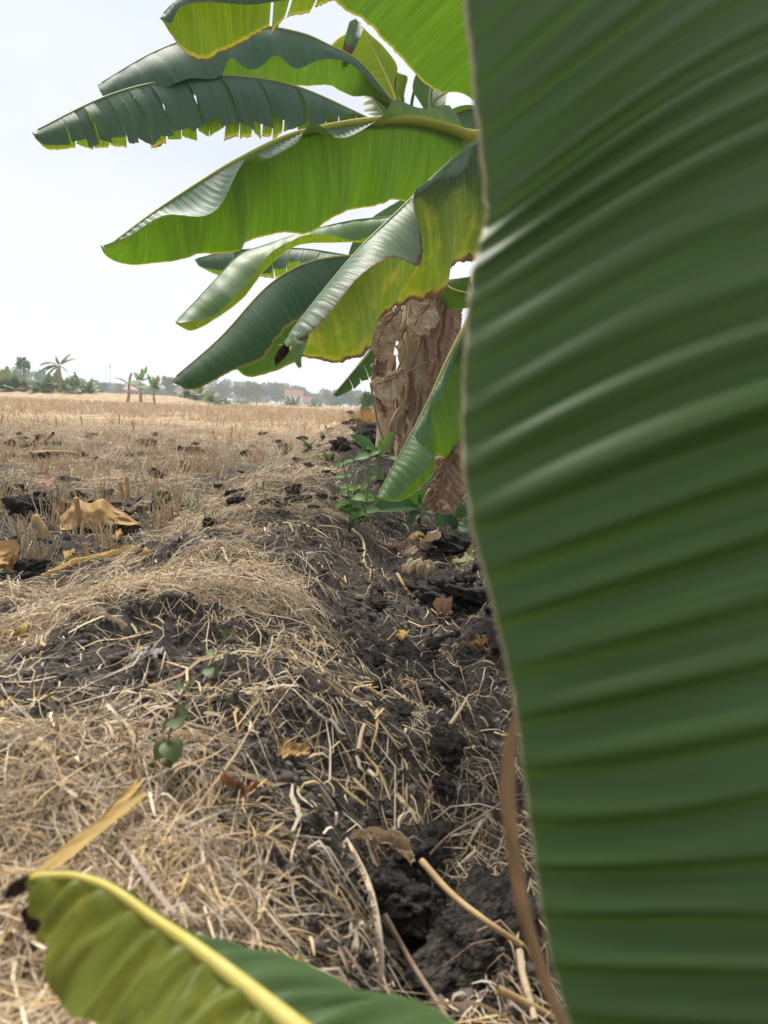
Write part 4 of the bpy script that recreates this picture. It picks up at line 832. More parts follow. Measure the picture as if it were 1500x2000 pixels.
# big folded tan leaf in the field: two faces meeting in a ridge
def tan_leaf():
    ridge = [(100, 1034), (128, 1000), (150, 976), (205, 978), (245, 1000), (266, 1020)]
    d0 = float(np.dot(G(180, 1036) - CAM, fw)) - 0.02
    top = [P(x, y, d0 + 0.06) for x, y in [(98, 1036), (125, 1004), (150, 976), (178, 984), (204, 975), (222, 994), (248, 1004), (268, 1022)]]
    bot = [P(x, y, d0 - 0.04) for x, y in [(98, 1039), (135, 1036), (160, 1032), (185, 1034), (205, 1026), (228, 1024), (250, 1026), (268, 1025)]]
    back = [q + np.array([0.01, 0.12, -0.06]) for q in top]
    av, af, au, off = [], [], [], 0
    for a, b in ((top, bot), (top, back)):
        s = np.linspace(0, 1, 50); A = cr(a, s); B = cr(b, s); u = np.linspace(0, 1, 14)
        g = A[:, None] + (B - A)[:, None] * u[None, :, None]; U, S = np.meshgrid(u, s)
        nrm = np.array([0, -1, 0.3]); g = g + nrm * (0.03 * np.sin(np.pi * U) * np.sin(np.pi * S) + 0.014 * fbm(S * 8, U * 3, 3, 4) + 0.02 * U ** 4 * np.sin(9 * S))[..., None]
        av.append(g.reshape(-1, 3)); af.append(grid_faces(50, 14, off)); off += 700; au.append(np.stack([U.ravel(), S.ravel() * 0.4], 1))
    return mesh('fallen_leaf', np.concatenate(av), np.concatenate(af), M_DEAD_T, uv=np.concatenate(au))
tag(tan_leaf(), 'large folded tan dry leaf lying in the stubble', 'dead leaf')
def stalk(pix_base, pix_top, r, label, mat=M_STALK, name='cut_stalk', group=None, dd=0.0):
    q = G(*pix_base); d = float(np.dot(q - CAM, fw)); t = P(pix_top[0], pix_top[1], d + dd); q[2] -= 0.02
    mid = (q + t) / 2 + np.array([r * 0.8, 0, 0])
    vv, ff = tube(cr([q, mid, t], np.linspace(0, 1, 12)), r * (1 + 0.18 * (np.arange(12) % 5 == 0)), 8)
    n_ = len(vv); ff = [list(map(int, g)) for g in ff] + [list(range(n_ - 8, n_))]
    return tag(mesh(name, vv, ff, mat, smooth=True), label, 'stalk', group)
stalk((153, 1040), (148, 972), 0.011, 'upright cut stalk standing in front of the tan leaf', dd=-0.05)
stalk((90, 1052), (66, 1008), 0.016, 'broken split stalk leaning left of the tan leaf')
stalk((248, 985), (246, 930), 0.010, 'thin upright stalk behind the tan leaf')
stalk((236, 985), (233, 940), 0.012, 'thicker upright stalk stub behind the tan leaf')
stalk((166, 1098), (165, 1060), 0.008, 'short orange stalk standing before the tan leaf')
for k, (x, y, h) in enumerate([(232, 830, 22), (40, 800, 22), (160, 830, 18), (110, 835, 20), (2, 830, 22), (262, 845, 22), (410, 815, 16), (450, 855, 22), (505, 815, 14), (640, 845, 14)]):
    stalk((x, y), (x + random.uniform(-5, 5), y - h), 0.013, 'orange upright stalk standing above the rice stubble', group='orange stalks in the field')
fallen('fallen_leaf', [(72, 935), (88, 940), (105, 952)], [0.02, 0.10, 0.02], M_DEAD_R, 'brown leaf behind the large soil clod in the field', lift=0.05, seed=2)
fallen('fallen_leaf', [(-12, 1108), (4, 1095), (20, 1112)], [0.08, 0.12, 0.02], M_DEAD_T, 'brown curled leaf cut off by the left edge', lift=0.04, seed=3)
fallen('fallen_leaf', [(215, 985), (240, 990), (275, 970)], [0.03, 0.09, 0.02], M_DEAD_K, 'dark brown leaf behind the tan leaf', lift=0.06, seed=4)
fallen('fallen_leaf', [(226, 1050), (230, 1045), (236, 1036)], [0.02, 0.05, 0.01], M_DEAD_T, 'small orange leaf scrap in front of the tan leaf', lift=0.03, seed=5)
fallen('fallen_leaf', [(295, 1092), (315, 1078), (335, 1060), (368, 1040)], [0.015, 0.03, 0.03, 0.012], dry_mat('dead_leaf_grey', (0.22, 0.19, 0.18), (0.12, 0.10, 0.095)), 'grey rolled strip of old leaf at the field edge', lift=0.025, cup=0.8, seed=6)
fallen('straw_leaf', [(80, 1128), (150, 1105), (200, 1085), (250, 1075), (292, 1078)], [0.014, 0.03, 0.03, 0.025, 0.006], M_STRAWL, 'long yellow straw leaf curving before the tan leaf', 'straw', lift=0.02, seed=7)
fallen('straw_leaf', [(132, 1090), (140, 1082), (155, 1084)], [0.02, 0.035, 0.01], M_STRAWL, 'short curled straw leaf in the field', 'straw', lift=0.03, seed=8)
fallen('straw_leaf', [(112, 1195), (180, 1192), (235, 1220), (245, 1228)], [0.004, 0.012, 0.010, 0.004], M_DEAD_P, 'pale twig like straw bent at its middle', 'straw', lift=0.02, seed=9)
fallen('straw_leaf', [(-5, 1245), (40, 1235), (70, 1212)], [0.006, 0.009, 0.004], M_STRAWL, 'twisted yellow straw at the left edge', 'straw', lift=0.015, seed=10)
fallen('fallen_leaf', [(545, 1482), (575, 1478), (606, 1470)], [0.015, 0.04, 0.006], M_DEAD_T, 'small folded tan leaf on the bund', lift=0.012, cup=0.5, crumple=0.006, seed=11)
fallen('fallen_leaf', [(264, 1282), (290, 1280), (318, 1274)], [0.02, 0.035, 0.02], M_ASH, 'whitish patch of old leaf on the bund', lift=0.006, crumple=0.010, jag=0.5, seed=12)
# two yellow straw leaves in the foreground
d1 = float(np.dot(G(170, 1660) - CAM, fw))
o = ribbon_leaf('straw_leaf', list(np.linspace(0, 1, 5)[:, None] * (G(282, 1558, .03) - G(52, 1728, .07)) + G(52, 1728, .07)), [0.005, 0.013, 0.013, 0.012, 0.009], M_STRAWL, up=(0.2, -0.75, 0.6), cup=0.25, crumple=0.001, n=50); tag(o, 'broad yellow straw leaf in the foreground behind the low banana leaf', 'straw')
o = ribbon_leaf('straw_leaf', list(np.linspace(0, 1, 4)[:, None] * (G(278, 1525, .03) - G(180, 1625, .035)) + G(180, 1625, .035)), [0.003, 0.009, 0.010, 0.005], M_STRAWL, up=(0.2, -0.6, 0.7), cup=0.5, crumple=0.0012, seed=3, n=40); tag(o, 'narrower yellow straw leaf beside the broad one', 'straw')
fallen('straw_leaf', [(500, 1570), (480, 1545), (450, 1528), (430, 1525)], [0.003, 0.007, 0.005, 0.002], dry_mat('straw_orange', (0.42, 0.20, 0.09), (0.3, 0.14, 0.06)), 'orange dry grass blade arching over the straw', 'straw', lifts=[0.005, 0.025, 0.03, 0.02], seed=13)
# dried banana frond in the foreground
q0 = G(675, 1640, 0.05)
fr = empty('dried_frond', q0, 'dried banana frond with toothed pale midrib hanging into the furrow', 'dead leaf')
dF = float(np.dot(G(730, 1880) - CAM, fw)) - 0.03
rb = [P(676, 1636, dF + .16), P(700, 1680, dF + .10), P(724, 1740, dF + .05), P(740, 1820, dF + .01), P(744, 1890, dF - .01), P(738, 1950, dF - .02)]
ribbon_leaf('midrib', rb, [0.003, 0.005, 0.006, 0.0065, 0.0065, 0.005], M_DEAD_W, fr, q0, up=(0.1, -0.9, 0.4), cup=0.6, crumple=0.001, n=60)
tt = cr(rb, np.linspace(0.2, 0.95, 26))
for k, c in enumerate(tt):
    w = 0.003 + 0.009 * random.random() ** 2; a = [c, c + np.array([-w * 0.7, -0.002, random.uniform(-.004, .004)]), c + np.array([-w * 1.1, -0.002, random.uniform(-.008, .004)])]
    ribbon_leaf('leaf_shred', a, [0.004, 0.003, 0.0008], M_DEAD_W, fr, q0, up=(0, -1, 0.2), cup=0.3, crumple=0.001, seed=k, n=6, nu=3)
ribbon_leaf('leaf_shred', [P(700, 1770, dF + .01), P(692, 1800, dF + .02), P(690, 1860, dF), P(682, 1935, dF)], [0.003, 0.010, 0.012, 0.008], M_DEAD_W, fr, q0, up=(0, -1, 0.2), cup=0.4, crumple=0.004, seed=61)
ribbon_leaf('leaf_shred', [P(678, 1640, dF + .15), P(668, 1655, dF + .14), P(662, 1680, dF + .13), P(665, 1700, dF + .12)], [0.004, 0.008, 0.007, 0.002], M_DEAD_W, fr, q0, up=(0, -1, 0.2), cup=0.5, crumple=0.004, seed=62)
ribbon_leaf('leaf_shred', [P(735, 1790, dF + .01), P(716, 1810, dF + .01), P(700, 1795, dF + .02)], [0.003, 0.007, 0.002], M_DEAD_W, fr, q0, up=(0, -1, 0.2), cup=0.4, crumple=0.004, seed=63)
fallen('fallen_leaf', [(688, 1632), (725, 1632), (770, 1655), (808, 1680)], [0.008, 0.015, 0.020, 0.008], M_DEAD, 'brown twisted leaf at the head of the dried frond', lift=0.03, cup=0.7, crumple=0.008, seed=15)
fallen('fallen_leaf', [(760, 1635), (785, 1660), (806, 1690)], [0.010, 0.022, 0.008], M_DEAD_P, 'pale shredded leaf scrap beside the brown twisted leaf', lift=0.03, cup=0.7, crumple=0.008, seed=16)
def cane(pix, r, label, mat=M_STALK, lifts=None, name='dry_stalk', cat='stalk', r2=None):
    pts = [G(x, y, lifts[i] if lifts else 0.012) for i, (x, y) in enumerate(pix)]
    vv, ff = tube(cr(pts, np.linspace(0, 1, 40)), np.linspace(r, r2 if r2 else r * 0.7, 40), 7); return tag(mesh(name, vv, ff, mat), label, cat)
cane([(822, 1698), (880, 1745), (950, 1800), (1020, 1850)], 0.0045, 'long straight dry stalk running down to the close leaf', lifts=[.07, .09, .09, .07])
cane([(750, 1790), (800, 1880), (850, 1955), (880, 2000)], 0.0035, 'thin brown stalk leaning across the furrow to the bottom edge', M_TWIG, lifts=[.05, .06, .06, .05])
cane([(840, 1675), (880, 1640), (930, 1610), (985, 1570)], 0.0018, 'thin reddish runner arching from the frond to the close leaf', M_TWIG, lifts=[.04, .06, .065, .05], name='runner', cat='stem')
cane([(970, 1940), (1030, 1975), (1080, 2000), (1120, 2030)], 0.005, 'pointed tan stalk at the foot of the close leaf', lifts=[.03, .03, .03, .03])
cane([(1015, 1860), (1020, 1910), (1035, 1960), (1045, 1995)], 0.005, 'pale flattened leaf stalk beside the pointed tan stalk', M_DEAD_P, lifts=[.02, .025, .03, .03])
cane([(878, 1422), (898, 1390), (915, 1362)], 0.004, 'short pale stick lying on the furrow soil', M_DEAD_P, name='stick', cat='stick')
cane([(776, 1122), (785, 1140), (794, 1158)], 0.006, 'small tan stick in the furrow cut', name='stick', cat='stick', r2=0.005)
cane([(725, 1490), (738, 1505), (742, 1440)][:2] + [(735, 1520)], 0.003, 'tiny bent stick on the bare slope', name='stick', cat='stick')
cane([(700, 1465), (706, 1440), (712, 1415)], 0.004, 'flat wood splinter on the bare slope', M_DEAD_P, name='stick', cat='stick')
cane([(688, 1035), (705, 1050), (712, 1075), (710, 1090)], 0.006, 'bare pale root curving below the leafy herb', M_DEAD_P, name='root', cat='root')
cane([(620, 1028), (660, 1035), (690, 1050)], 0.004, 'thin pale runner lying across the bund', M_DEAD_P, name='root', cat='root')
# leaves on the furrow soil
fallen('fallen_leaf', [(800, 1052), (825, 1048), (850, 1055)], [0.02, 0.07, 0.02], M_DEAD_T, 'orange brown fallen leaf on the soil beneath the bananas', lift=0.03, seed=21)
fallen('fallen_leaf', [(826, 1072), (842, 1060), (856, 1035)], [0.03, 0.09, 0.01], M_DEAD_P, 'pale pointed fallen leaf standing against the soil mound', lift=0.04, lifts=[0.01, 0.05, 0.12], seed=22)
fallen('fallen_leaf', [(764, 1066), (775, 1068), (788, 1070)], [0.015, 0.045, 0.012], M_DEAD_R, 'small reddish fallen leaf at the top of the furrow', lift=0.03, seed=23)
fallen('fallen_leaf', [(788, 1082), (800, 1078), (812, 1070)], [0.02, 0.05, 0.03], M_DEAD_P, 'pale leaf fragment beside the small reddish leaf', lift=0.03, seed=24)
fallen('fallen_leaf', [(788, 1112), (808, 1108), (828, 1120)], [0.02, 0.06, 0.015], M_DEAD_P, 'crumpled pale leaf lower in the furrow', lift=0.03, crumple=0.03, seed=25)
fallen('fallen_leaf', [(818, 1108), (832, 1112), (842, 1102)], [0.01, 0.05, 0.02], M_DEAD_P, 'second crumpled pale leaf touching the first in the furrow', lift=0.035, crumple=0.03, seed=26)
fallen('fallen_leaf', [(852, 1200), (864, 1195), (882, 1192)], [0.05, 0.06, 0.06], M_DEAD_R, 'curled brown leaf standing on the furrow lump', lift=0.035, cup=1.2, seed=27)
fallen('fallen_leaf', [(888, 1096), (905, 1092), (925, 1085)], [0.02, 0.07, 0.09], leaf_mat('leaf_mottled', (0.2, 0.2, 0.04), (0.4, 0.42, 0.04), 0.35, blotch=1.0), 'mottled yellow green leaf piece at the edge of the close leaf', lift=0.05, seed=28)
fallen('fallen_leaf', [(890, 1262), (925, 1270), (960, 1272)], [0.008, 0.014, 0.004], M_DEAD_R, 'narrow reddish leaf sliver on the furrow floor', lift=0.012, seed=29)
fallen('fallen_leaf', [(925, 1262), (938, 1258), (950, 1260)], [0.012, 0.035, 0.01], M_DEAD_T, 'small orange crumpled leaf on the furrow floor', lift=0.02, crumple=0.012, seed=30)
fallen('fallen_leaf', [(780, 1245), (786, 1240), (795, 1238)], [0.02, 0.025, 0.015], M_STRAWL, 'tiny yellow leaf scrap in the middle of the slope', lift=0.015, seed=31)
fallen('fallen_leaf', [(960, 1455), (975, 1470), (985, 1490)], [0.012, 0.024, 0.008], M_ASH, 'white crumpled scrap beside the close leaf', 'scrap', lift=0.02, crumple=0.012, seed=32)
fallen('fallen_leaf', [(964, 1412), (970, 1418), (976, 1424)], [0.010, 0.014, 0.006], M_ASH, 'tiny white flake above the crumpled scrap', 'scrap', lift=0.01, crumple=0.004, seed=33)
# big dry leaf drooping by the near plant
o = leaf(plantC, bC, [(925, 850, 2.35), (890, 880, 2.3), (868, 930, 2.28), (850, 1000, 2.26)], A=[(945, 900), (915, 940), (895, 985), (880, 1005), (852, 1002)], B=[(850, 888), (836, 896), (850, 930), (826, 975), (846, 1004)],
         mat=M_DEAD_R, nt=70, ddA=-0.05, bulA=0.15, bulB=0.1, rib=(0.008, 0.003), ribmat=M_TWIG, name='dead_leaf', seed=51, jag=0.06, crumple=0.012, pleat=(0.006, 0), label='big crumpled brown leaf hanging at the foot of the clump')
leaf(plantC, bC, [(930, 690, 2.5), (905, 870, 2.42), (895, 940, 2.4)], A=[(960, 760), (930, 880), (897, 942)], B=[(905, 720), (885, 880), (893, 938)], mat=M_DEAD, nt=40, rib=None, name='dead_leaf', seed=52, crumple=0.012)
leaf(plantC, bC, [(985, 590, 2.7), (925, 640, 2.55), (890, 705, 2.5), (878, 740, 2.48)], A=[(980, 700), (930, 760), (905, 800), (880, 760)], B=[(960, 600), (910, 640), (880, 680), (872, 725)], mat=M_LEAF, nt=50, rib=(0.014, 0.005), ribmat=M_RIB_Y, petiole=[P(1060, 620, 2.72)], seed=53)
# burnt patch sticks in the field
for k, (a, b, r, l) in enumerate([((40, 872), (118, 868), 0.02, 'long charred stick lying on the burnt patch'), ((66, 868), (76, 853), 0.02, 'short charred stub standing on the burnt patch'), ((24, 876), (28, 866), 0.014, 'small charred stub at the left of the burnt patch')]):
    pa, pb = G(*a, 0.03), G(*b, 0.03)
    if k: pb = P(b[0], b[1], float(np.dot(pa - CAM, fw)))
    vv, ff = tube(cr([pa, (pa + pb) / 2 + np.array([0, 0, 0.01]), pb], np.linspace(0, 1, 10)), r, 7); tag(mesh('charred_stick', vv, ff, M_CHAR), l, 'stick')
cane([(60, 888), (110, 884), (150, 887)], 0.02, 'pale yellow stalk lying in front of the charred stick', lifts=[.03, .04, .03])
cane([(80, 870), (92, 858), (104, 848)], 0.025, 'bundle like yellow stalk leaning by the charred stick', lifts=[.02, .10, .16])

# ------------------------------------------------------------------ far bananas, shrubs, trees, houses
M_FB = attr_mat('far_banana', 0.55, 0.35, 0.3)
M_FT = attr_mat('far_foliage', 0.7, 0.25, 0.2)
M_BARK = plain_mat('bark', (0.16, 0.12, 0.09), (0.09, 0.07, 0.05), 4, 0.9, 0.5)
M_STEMF = plain_mat('far_stem', (0.38, 0.30, 0.17), (0.24, 0.18, 0.10), 5, 0.9, 0.4)
def far_banana(px, dist, height, nl, label, seed, spread=1.0, tat=0.5, leaves=None, stem=True, group='banana plants beyond the field'):
    r = random.Random(seed); b = at_far(px, dist); e = empty('banana_plant', b, label, 'banana plant', group)
    top = np.array([r.uniform(-.1, .1), 0, height * (0.55 if stem else 0.08)])
    if stem:
        vv, ff = tube(cr([np.zeros(3), top * 0.5 + np.array([r.uniform(-.08, .08), 0, 0]), top], np.linspace(0, 1, 10)), np.linspace(0.16, 0.09, 10) * (height / 3.2), 8); mesh('pseudostem', vv, ff, M_STEMF, e)
    for k in range(nl):
        if leaves: az, el, L_ = leaves[k]
        else: az, el, L_ = r.uniform(0, 6.28), r.uniform(0.15, 1.3), height * r.uniform(0.38, 0.6) * spread
        dr = np.array([math.cos(az) * math.cos(el), math.sin(az) * math.cos(el), math.sin(el)])
        droop = L_ * r.uniform(0.35, 0.75) * math.cos(el)
        s = np.linspace(0, 1, 15); p = top + dr * (L_ * s)[:, None]; p[:, 2] -= droop * s ** 2.2
        T = unit(np.gradient(p, axis=0)); S = unit(np.cross(T, np.array([0.02, 0.03, 1]))); w = L_ * 0.21 * np.sin(np.pi * np.clip(s * 0.9 + 0.08, 0, 1)) ** 0.6 * (s > 0.12)
        dv = np.array([0, 0, -0.35]); g = [[], [], []]
        for i in range(15):
            j1, j2 = (r.uniform(1 - tat, 1) for _ in range(2))
            g[0].append(p[i] - S[i] * w[i] * j1 + dv * w[i]); g[1].append(p[i]); g[2].append(p[i] + S[i] * w[i] * j2 + dv * w[i])
        pos = np.stack([np.array(q) for q in g], 1)
        dry = r.random() < 0.18; c = (0.22, 0.17, 0.09) if dry else (0.10 * r.uniform(.8, 1.6), 0.22 * r.uniform(.8, 1.3), 0.07)
        mesh('leaf', pos.reshape(-1, 3), grid_faces(15, 3), M_FB, e, col=np.repeat(np.array(c)[None], 45, 0), smooth=False)
    return e
far_banana(118, 58, 3.7, 8, 'tall banana plant with feathery arching leaves at the left of the field', 1, tat=0.6, leaves=[(3.0, 0.55, 1.9), (3.3, 0.15, 1.8), (3.6, -0.1, 1.4), (0.1, 1.0, 1.7), (0.4, 0.75, 1.8), (2.6, 1.2, 0.9), (3.1, -0.4, 1.2), (0.0, -0.3, 0.8)])
far_banana(249, 52, 2.5, 5, 'banana plant with one leaf pointing left near the pink house', 2, leaves=[(3.05, 0.6, 1.3), (0.2, 0.5, 1.2), (-0.3, 0.3, 1.5), (1.0, 1.3, 0.9), (0.3, -0.2, 1.3)])
far_banana(275, 54, 2.6, 6, 'banana plant with ragged upright leaves right of the pink house', 3, tat=0.7)
far_banana(303, 50, 1.9, 8, 'low bushy banana plant below the drooping dark leaf tip', 4, spread=1.3)
for k, (px, ds, h, nl) in enumerate([(10, 60, 1.9, 7), (55, 62, 1.5, 7), (75, 57, 1.6, 8), (20, 58, 1.7, 8), (42, 58, 1.5, 8), (90, 58, 1.5, 8), (148, 58, 1.6, 8), (180, 62, 1.3, 7), (5, 57, 1.5, 8), (200, 66, 1.0, 6), (104, 60, 1.9, 8), (135, 60, 1.7, 9), (160, 60, 1.8, 9), (170, 58, 1.3, 7), (30, 64, 1.6, 7), (365, 62, 1.6, 8), (385, 66, 1.8, 8), (405, 62, 1.7, 8), (425, 70, 1.5, 8), (440, 72, 1.2, 6), (565, 95, 1.8, 8), (578, 95, 1.8, 8), (612, 110, 1.6, 7), (625, 110, 1.7, 7)]):
    grp = 'on the bank at the left' if px < 200 else ('at the far field edge under the drooping leaf tip' if px < 500 else 'before the red roofed houses')
    far_banana(px, ds, h * (1.45 if px < 200 else 1.4), nl + 4, 'short leafy banana plant ' + grp, 20 + k, spread=1.3, stem=False, group='short banana plants ' + grp)

def foliage(center, rad, n, size, cols, seed, squash=1.0):
    r = np.random.default_rng(seed); d = r.normal(size=(n, 3)); d /= np.linalg.norm(d, axis=1, keepdims=True)
    rr = r.random(n) ** 0.4; p = np.asarray(center) + d * rr[:, None] * np.asarray(rad)
    a = unit(r.normal(size=(n, 3))); b = unit(np.cross(a, r.normal(size=(n, 3)))); s = r.uniform(0.5, 1.3, n)[:, None] * size
    v = np.stack([p - a * s, p + b * s * 0.6, p + a * s, p - b * s * 0.6], 1).reshape(-1, 3)
    f = np.arange(4 * n).reshape(-1, 4); c = np.asarray(cols)[r.integers(0, len(cols), n)] * r.uniform(0.65, 1.3, (n, 1))
    return v, f, np.repeat(c, 4, 0)
GREENS = [(0.045, 0.125, 0.050), (0.060, 0.145, 0.055), (0.035, 0.110, 0.055), (0.085, 0.140, 0.055)]
def tree(px, dist, h, wdt, label, seed, cols=GREENS, group=None, name='broadleaf_tree', cat='tree', dens=1.0, trunk_f=0.35, leafs=None):
    r = random.Random(seed); b = at_far(px, dist); e = empty(name, b, label, cat, group)
    vv, ff = tube(cr([np.array([0, 0, -0.2]), np.array([r.uniform(-.03, .03) * h, 0, h * 0.4]), np.array([r.uniform(-.05, .05) * h, 0, h * 0.8])], np.linspace(0, 1, 8)), np.linspace(h * 0.025, h * 0.008, 8), 6)
    mesh('trunk', vv, ff, M_BARK, e)
    av, af, ac, off = [], [], [], 0
    nb = r.randint(5, 8)
    for k in range(nb):
        a = r.uniform(0, 6.28); q = r.uniform(0, 0.65); c = np.array([math.cos(a) * q * wdt / 2, math.sin(a) * q * wdt / 2, h * (trunk_f + (1 - trunk_f) * r.uniform(0.1, 0.85) * (1 - 0.4 * q))])
        v, f, cc = foliage(c, np.array([wdt * 0.26, wdt * 0.26, h * 0.16]) * r.uniform(0.7, 1.2), int(110 * dens), leafs or h * 0.035, cols, seed * 20 + k)
        av.append(v); af.append(f + off); ac.append(cc); off += len(v)
    mesh('crown', np.concatenate(av), np.concatenate(af), M_FT, e, col=np.concatenate(ac), smooth=False)
    return e
rr = random.Random(99)
for k in range(46):
    px = -40 + k * 18.5 + rr.uniform(-8, 8); ds = rr.uniform(190, 290)
    prof = np.interp(px, [-40, 60, 110, 200, 260, 330, 380, 420, 450, 500, 560, 620, 650, 700, 760], [8, 9, 8, 7, 6, 6.5, 8, 10, 9, 9, 9, 7.5, 9, 6.5, 6])
    h = prof * ds / 250 * rr.uniform(0.68, 0.95)
    tree(px, ds, h, h * rr.uniform(0.9, 1.5), 'hazy broadleaf tree in the line along the horizon', 200 + k, GREENS if k % 4 else [(0.12, 0.11, 0.06), (0.09, 0.10, 0.05), (0.14, 0.12, 0.08)], 'hazy trees along the horizon', dens=1.5, trunk_f=0.12, leafs=0.42)
for k in range(16):
    px = -30 + k * 50; tree(px, 305, 6.0, 26, 'far grey green belt of wood behind the tree line', 400 + k, GREENS, 'far wood along the horizon', dens=2.0, trunk_f=0.0, leafs=0.5)
tree(47, 80, 4.0, 1.5, 'slender papaya like tree standing above the bank at the left', 301, trunk_f=0.72, dens=0.22, leafs=0.20)
tree(32, 150, 6.3, 4.5, 'bluish tree rising at the left behind the slender one', 302)
tree(325, 170, 6.5, 4.0, 'bluish tree beside the tip of the drooping dark leaf', 304)
# bush at the end of the ridge
tree(709, 27, 1.45, 1.15, 'round dense green bush at the far end of the soil ridge', 303, [(0.10, 0.20, 0.05), (0.08, 0.16, 0.04), (0.13, 0.24, 0.07)], name='bush', cat='bush', dens=3.0, trunk_f=0.12, leafs=0.035)
for k, (px, ds, h, w) in enumerate([(682, 31, 0.5, 0.6), (20, 60, 1.2, 3.0), (60, 59, 0.9, 3.0), (92, 60, 0.9, 3.0), (130, 59, 1.0, 3.2), (8, 57, 1.4, 2.0), (268, 66, 0.7, 3.0), (350, 70, 0.9, 3.0), (420, 75, 0.9, 3.5), (470, 90, 0.6, 4)]):
    tree(px, ds, h, w, 'pale small bush left of the round dense bush' if k == 0 else 'low scrub bush among the far banana plants', 330 + k, [(0.10, 0.15, 0.05), (0.14, 0.15, 0.06), (0.08, 0.12, 0.04)], None if k == 0 else 'scrub among the far banana plants', 'bush', 'bush', dens=0.9, trunk_f=0.05, leafs=0.06 if k else 0.03)
# dry orange grass right of the bush
b0 = at_far(754, 16); N = 2500
xb = b0[0] + RNG.normal(0, 0.28, N) + 0.15; yb = b0[1] + RNG.uniform(-6, 5, N); zb = ground_macro(xb, yb); hh = RNG.uniform(0.15, 0.38, N)
lx = RNG.normal(0, 0.06, N); w = 0.006
v = np.stack([np.stack([xb - w, yb, zb], 1), np.stack([xb + w, yb, zb], 1), np.stack([xb + lx, yb, zb + hh], 1)], 1).reshape(-1, 3)
cc = np.repeat(np.array([(0.50, 0.30, 0.10)]) * RNG.uniform(0.7, 1.1, (N, 1)), 3, 0)
tag(mesh('tall_dry_grass', v, np.arange(3 * N).reshape(-1, 3), M_BLADE, col=cc, smooth=False), 'standing orange dry grass between the bush and the banana stems', 'dry grass', kind='stuff')

# houses
M_ROOF = plain_mat('roof_tiles_red', (0.32, 0.12, 0.10), (0.26, 0.10, 0.08), 2, 0.8, 0.3)
M_PINK = plain_mat('wall_pink', (0.50, 0.30, 0.28), (0.46, 0.27, 0.26), 1, 0.9, 0.1)
M_WHITE = plain_mat('wall_white', (0.72, 0.70, 0.68), (0.66, 0.64, 0.62), 1, 0.9, 0.1)
M_GREYW = plain_mat('wall_grey', (0.35, 0.36, 0.38), (0.30, 0.31, 0.33), 1, 0.9, 0.1)
M_DARK = plain_mat('window_dark', (0.05, 0.055, 0.06), (0.04, 0.045, 0.05), 1, 0.4, 0.0)
def boxm(name, c, s, mat, parent):
    c = np.array(c, float); s = np.array(s, float) / 2
    v = np.array([[x, y, z] for x in (-1, 1) for y in (-1, 1) for z in (-1, 1)]) * s + c
    return mesh(name, v, [[0, 1, 3, 2], [4, 6, 7, 5], [0, 4, 5, 1], [2, 3, 7, 6], [0, 2, 6, 4], [1, 5, 7, 3]], mat, parent, smooth=False)
def house(px, dist, w, h, rh, wm, rm, label, zb=0.0):
    b = at_far(px, dist); b[2] += zb; e = empty('house', b, label, 'house')
    boxm('wall', (0, 0, h / 2), (w, w * 0.8, h), wm, e)
    o = 0.35; d = w * 0.4 + o; q = w / 2 + o
    mesh('roof', [(-q, -d, h + .01), (q, -d, h + .01), (q, d, h + .01), (-q, d, h + .01), (-q, 0, h + rh), (q, 0, h + rh)], [[0, 1, 5, 4], [2, 3, 4, 5], [0, 4, 3], [1, 2, 5], [0, 3, 2, 1]], rm, e, smooth=False)
    for x in (-w * 0.28, w * 0.28): boxm('window', (x, -w * 0.4 - 0.02, h * 0.55), (w * 0.16, 0.06, h * 0.35), M_DARK, e)
    boxm('door', (0, -w * 0.4 - 0.02, h * 0.36), (w * 0.14, 0.06, h * 0.7), M_DARK, e)
house(263, 150, 3.0, 1.7, 0.8, M_PINK, M_PINK, 'pink walled house between two banana plants')
house(574, 195, 4.2, 2.6, 1.3, M_WHITE, M_ROOF, 'white house with dark red roof, left of the two by the tree line')
house(602, 200, 2.6, 1.3, 1.0, M_WHITE, M_ROOF, 'white gabled house with red roof, right of the two by the tree line')
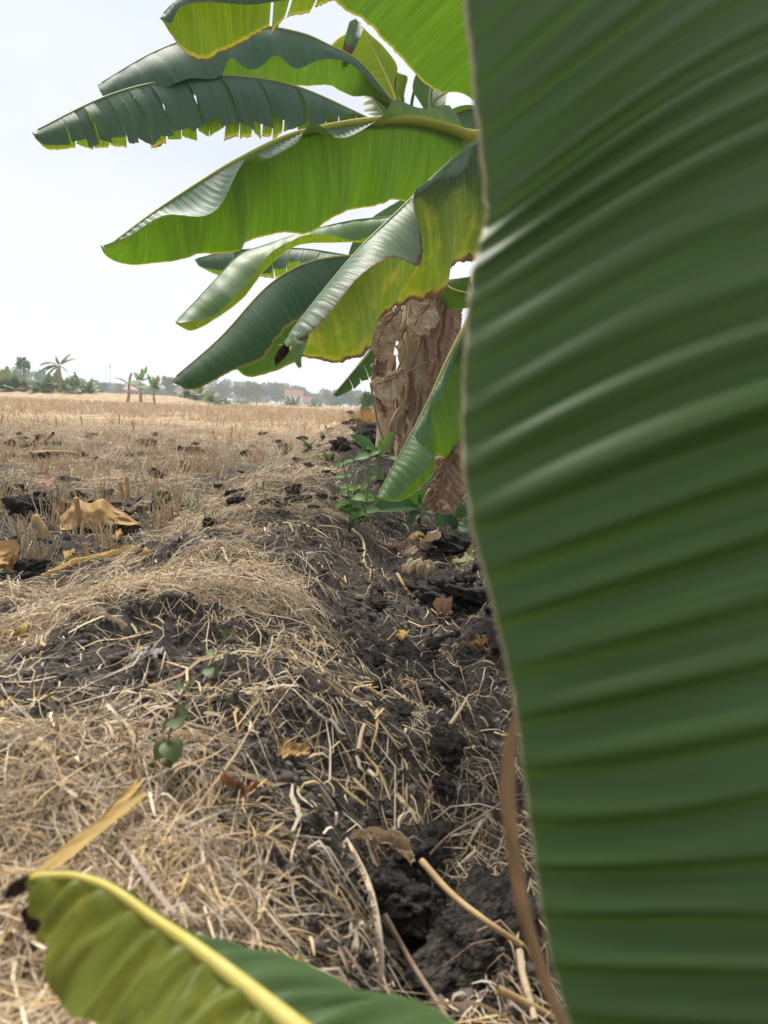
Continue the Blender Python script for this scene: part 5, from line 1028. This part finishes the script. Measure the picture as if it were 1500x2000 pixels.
house(378, 150, 6.0, 1.7, 1.1, M_GREYW, plain_mat('roof_brown', (0.2, 0.13, 0.1), (0.16, 0.1, 0.08), 2, 0.9, 0.3), 'low brown roofed house behind the far banana plants')
b = at_far(468, 285); e = empty('tower_block', b, 'grey square building rising above the far trees', 'building')
boxm('wall', (0, 0, 3.6), (4.4, 4.4, 7.2), M_GREYW, e); boxm('parapet', (0, 0, 7.4), (4.7, 4.7, 0.5), M_GREYW, e)
for x in (-1.3, 0, 1.3): boxm('window', (x, -2.23, 6.3), (0.8, 0.08, 1.3), M_DARK, e)
b = at_far(216, 260); e = empty('antenna_mast', b, 'thin antenna mast above the trees left of the centre', 'mast')
vv, ff = tube([(0, 0, 0), (0, 0, 5), (0, 0, 10.5)], [0.07, 0.06, 0.04], 6); mesh('pole', vv, ff, M_GREYW, e); boxm('antenna', (0, -0.2, 10.4), (0.4, 0.2, 0.9), M_GREYW, e)
b = at_far(501, 120); vv, ff = tube([tuple(b), tuple(b + np.array([0, 0, 1.5])), tuple(b + np.array([0, 0, 2.9]))], [0.12, 0.10, 0.10], 6); tag(mesh('post', vv, ff, M_TWIG), 'lone grey post at the far edge of the field', 'post')

# ------------------------------------------------------------------ haze
def box_obj(name, lo, hi, mat):
    v = [[x, y, z] for x in (lo[0], hi[0]) for y in (lo[1], hi[1]) for z in (lo[2], hi[2])]
    return mesh(name, v, [[0, 1, 3, 2], [4, 6, 7, 5], [0, 4, 5, 1], [2, 3, 7, 6], [0, 2, 6, 4], [1, 5, 7, 3]], mat, smooth=False)
HM = bpy.data.materials.new('haze'); HM.use_nodes = True; hn = HM.node_tree.nodes; hl = HM.node_tree.links; hn.clear()
ho = hn.new('ShaderNodeOutputMaterial'); pv = hn.new('ShaderNodeVolumePrincipled'); pv.inputs['Color'].default_value = (0.88, 0.95, 1.0, 1); pv.inputs['Density'].default_value = 0.0015; pv.inputs['Anisotropy'].default_value = 0.0
hl.new(pv.outputs[0], ho.inputs['Volume'])
tag(box_obj('haze', (-430, -8, -2.0), (430, 364, 16), HM), 'thin pale haze in the air over the field', kind='stuff')
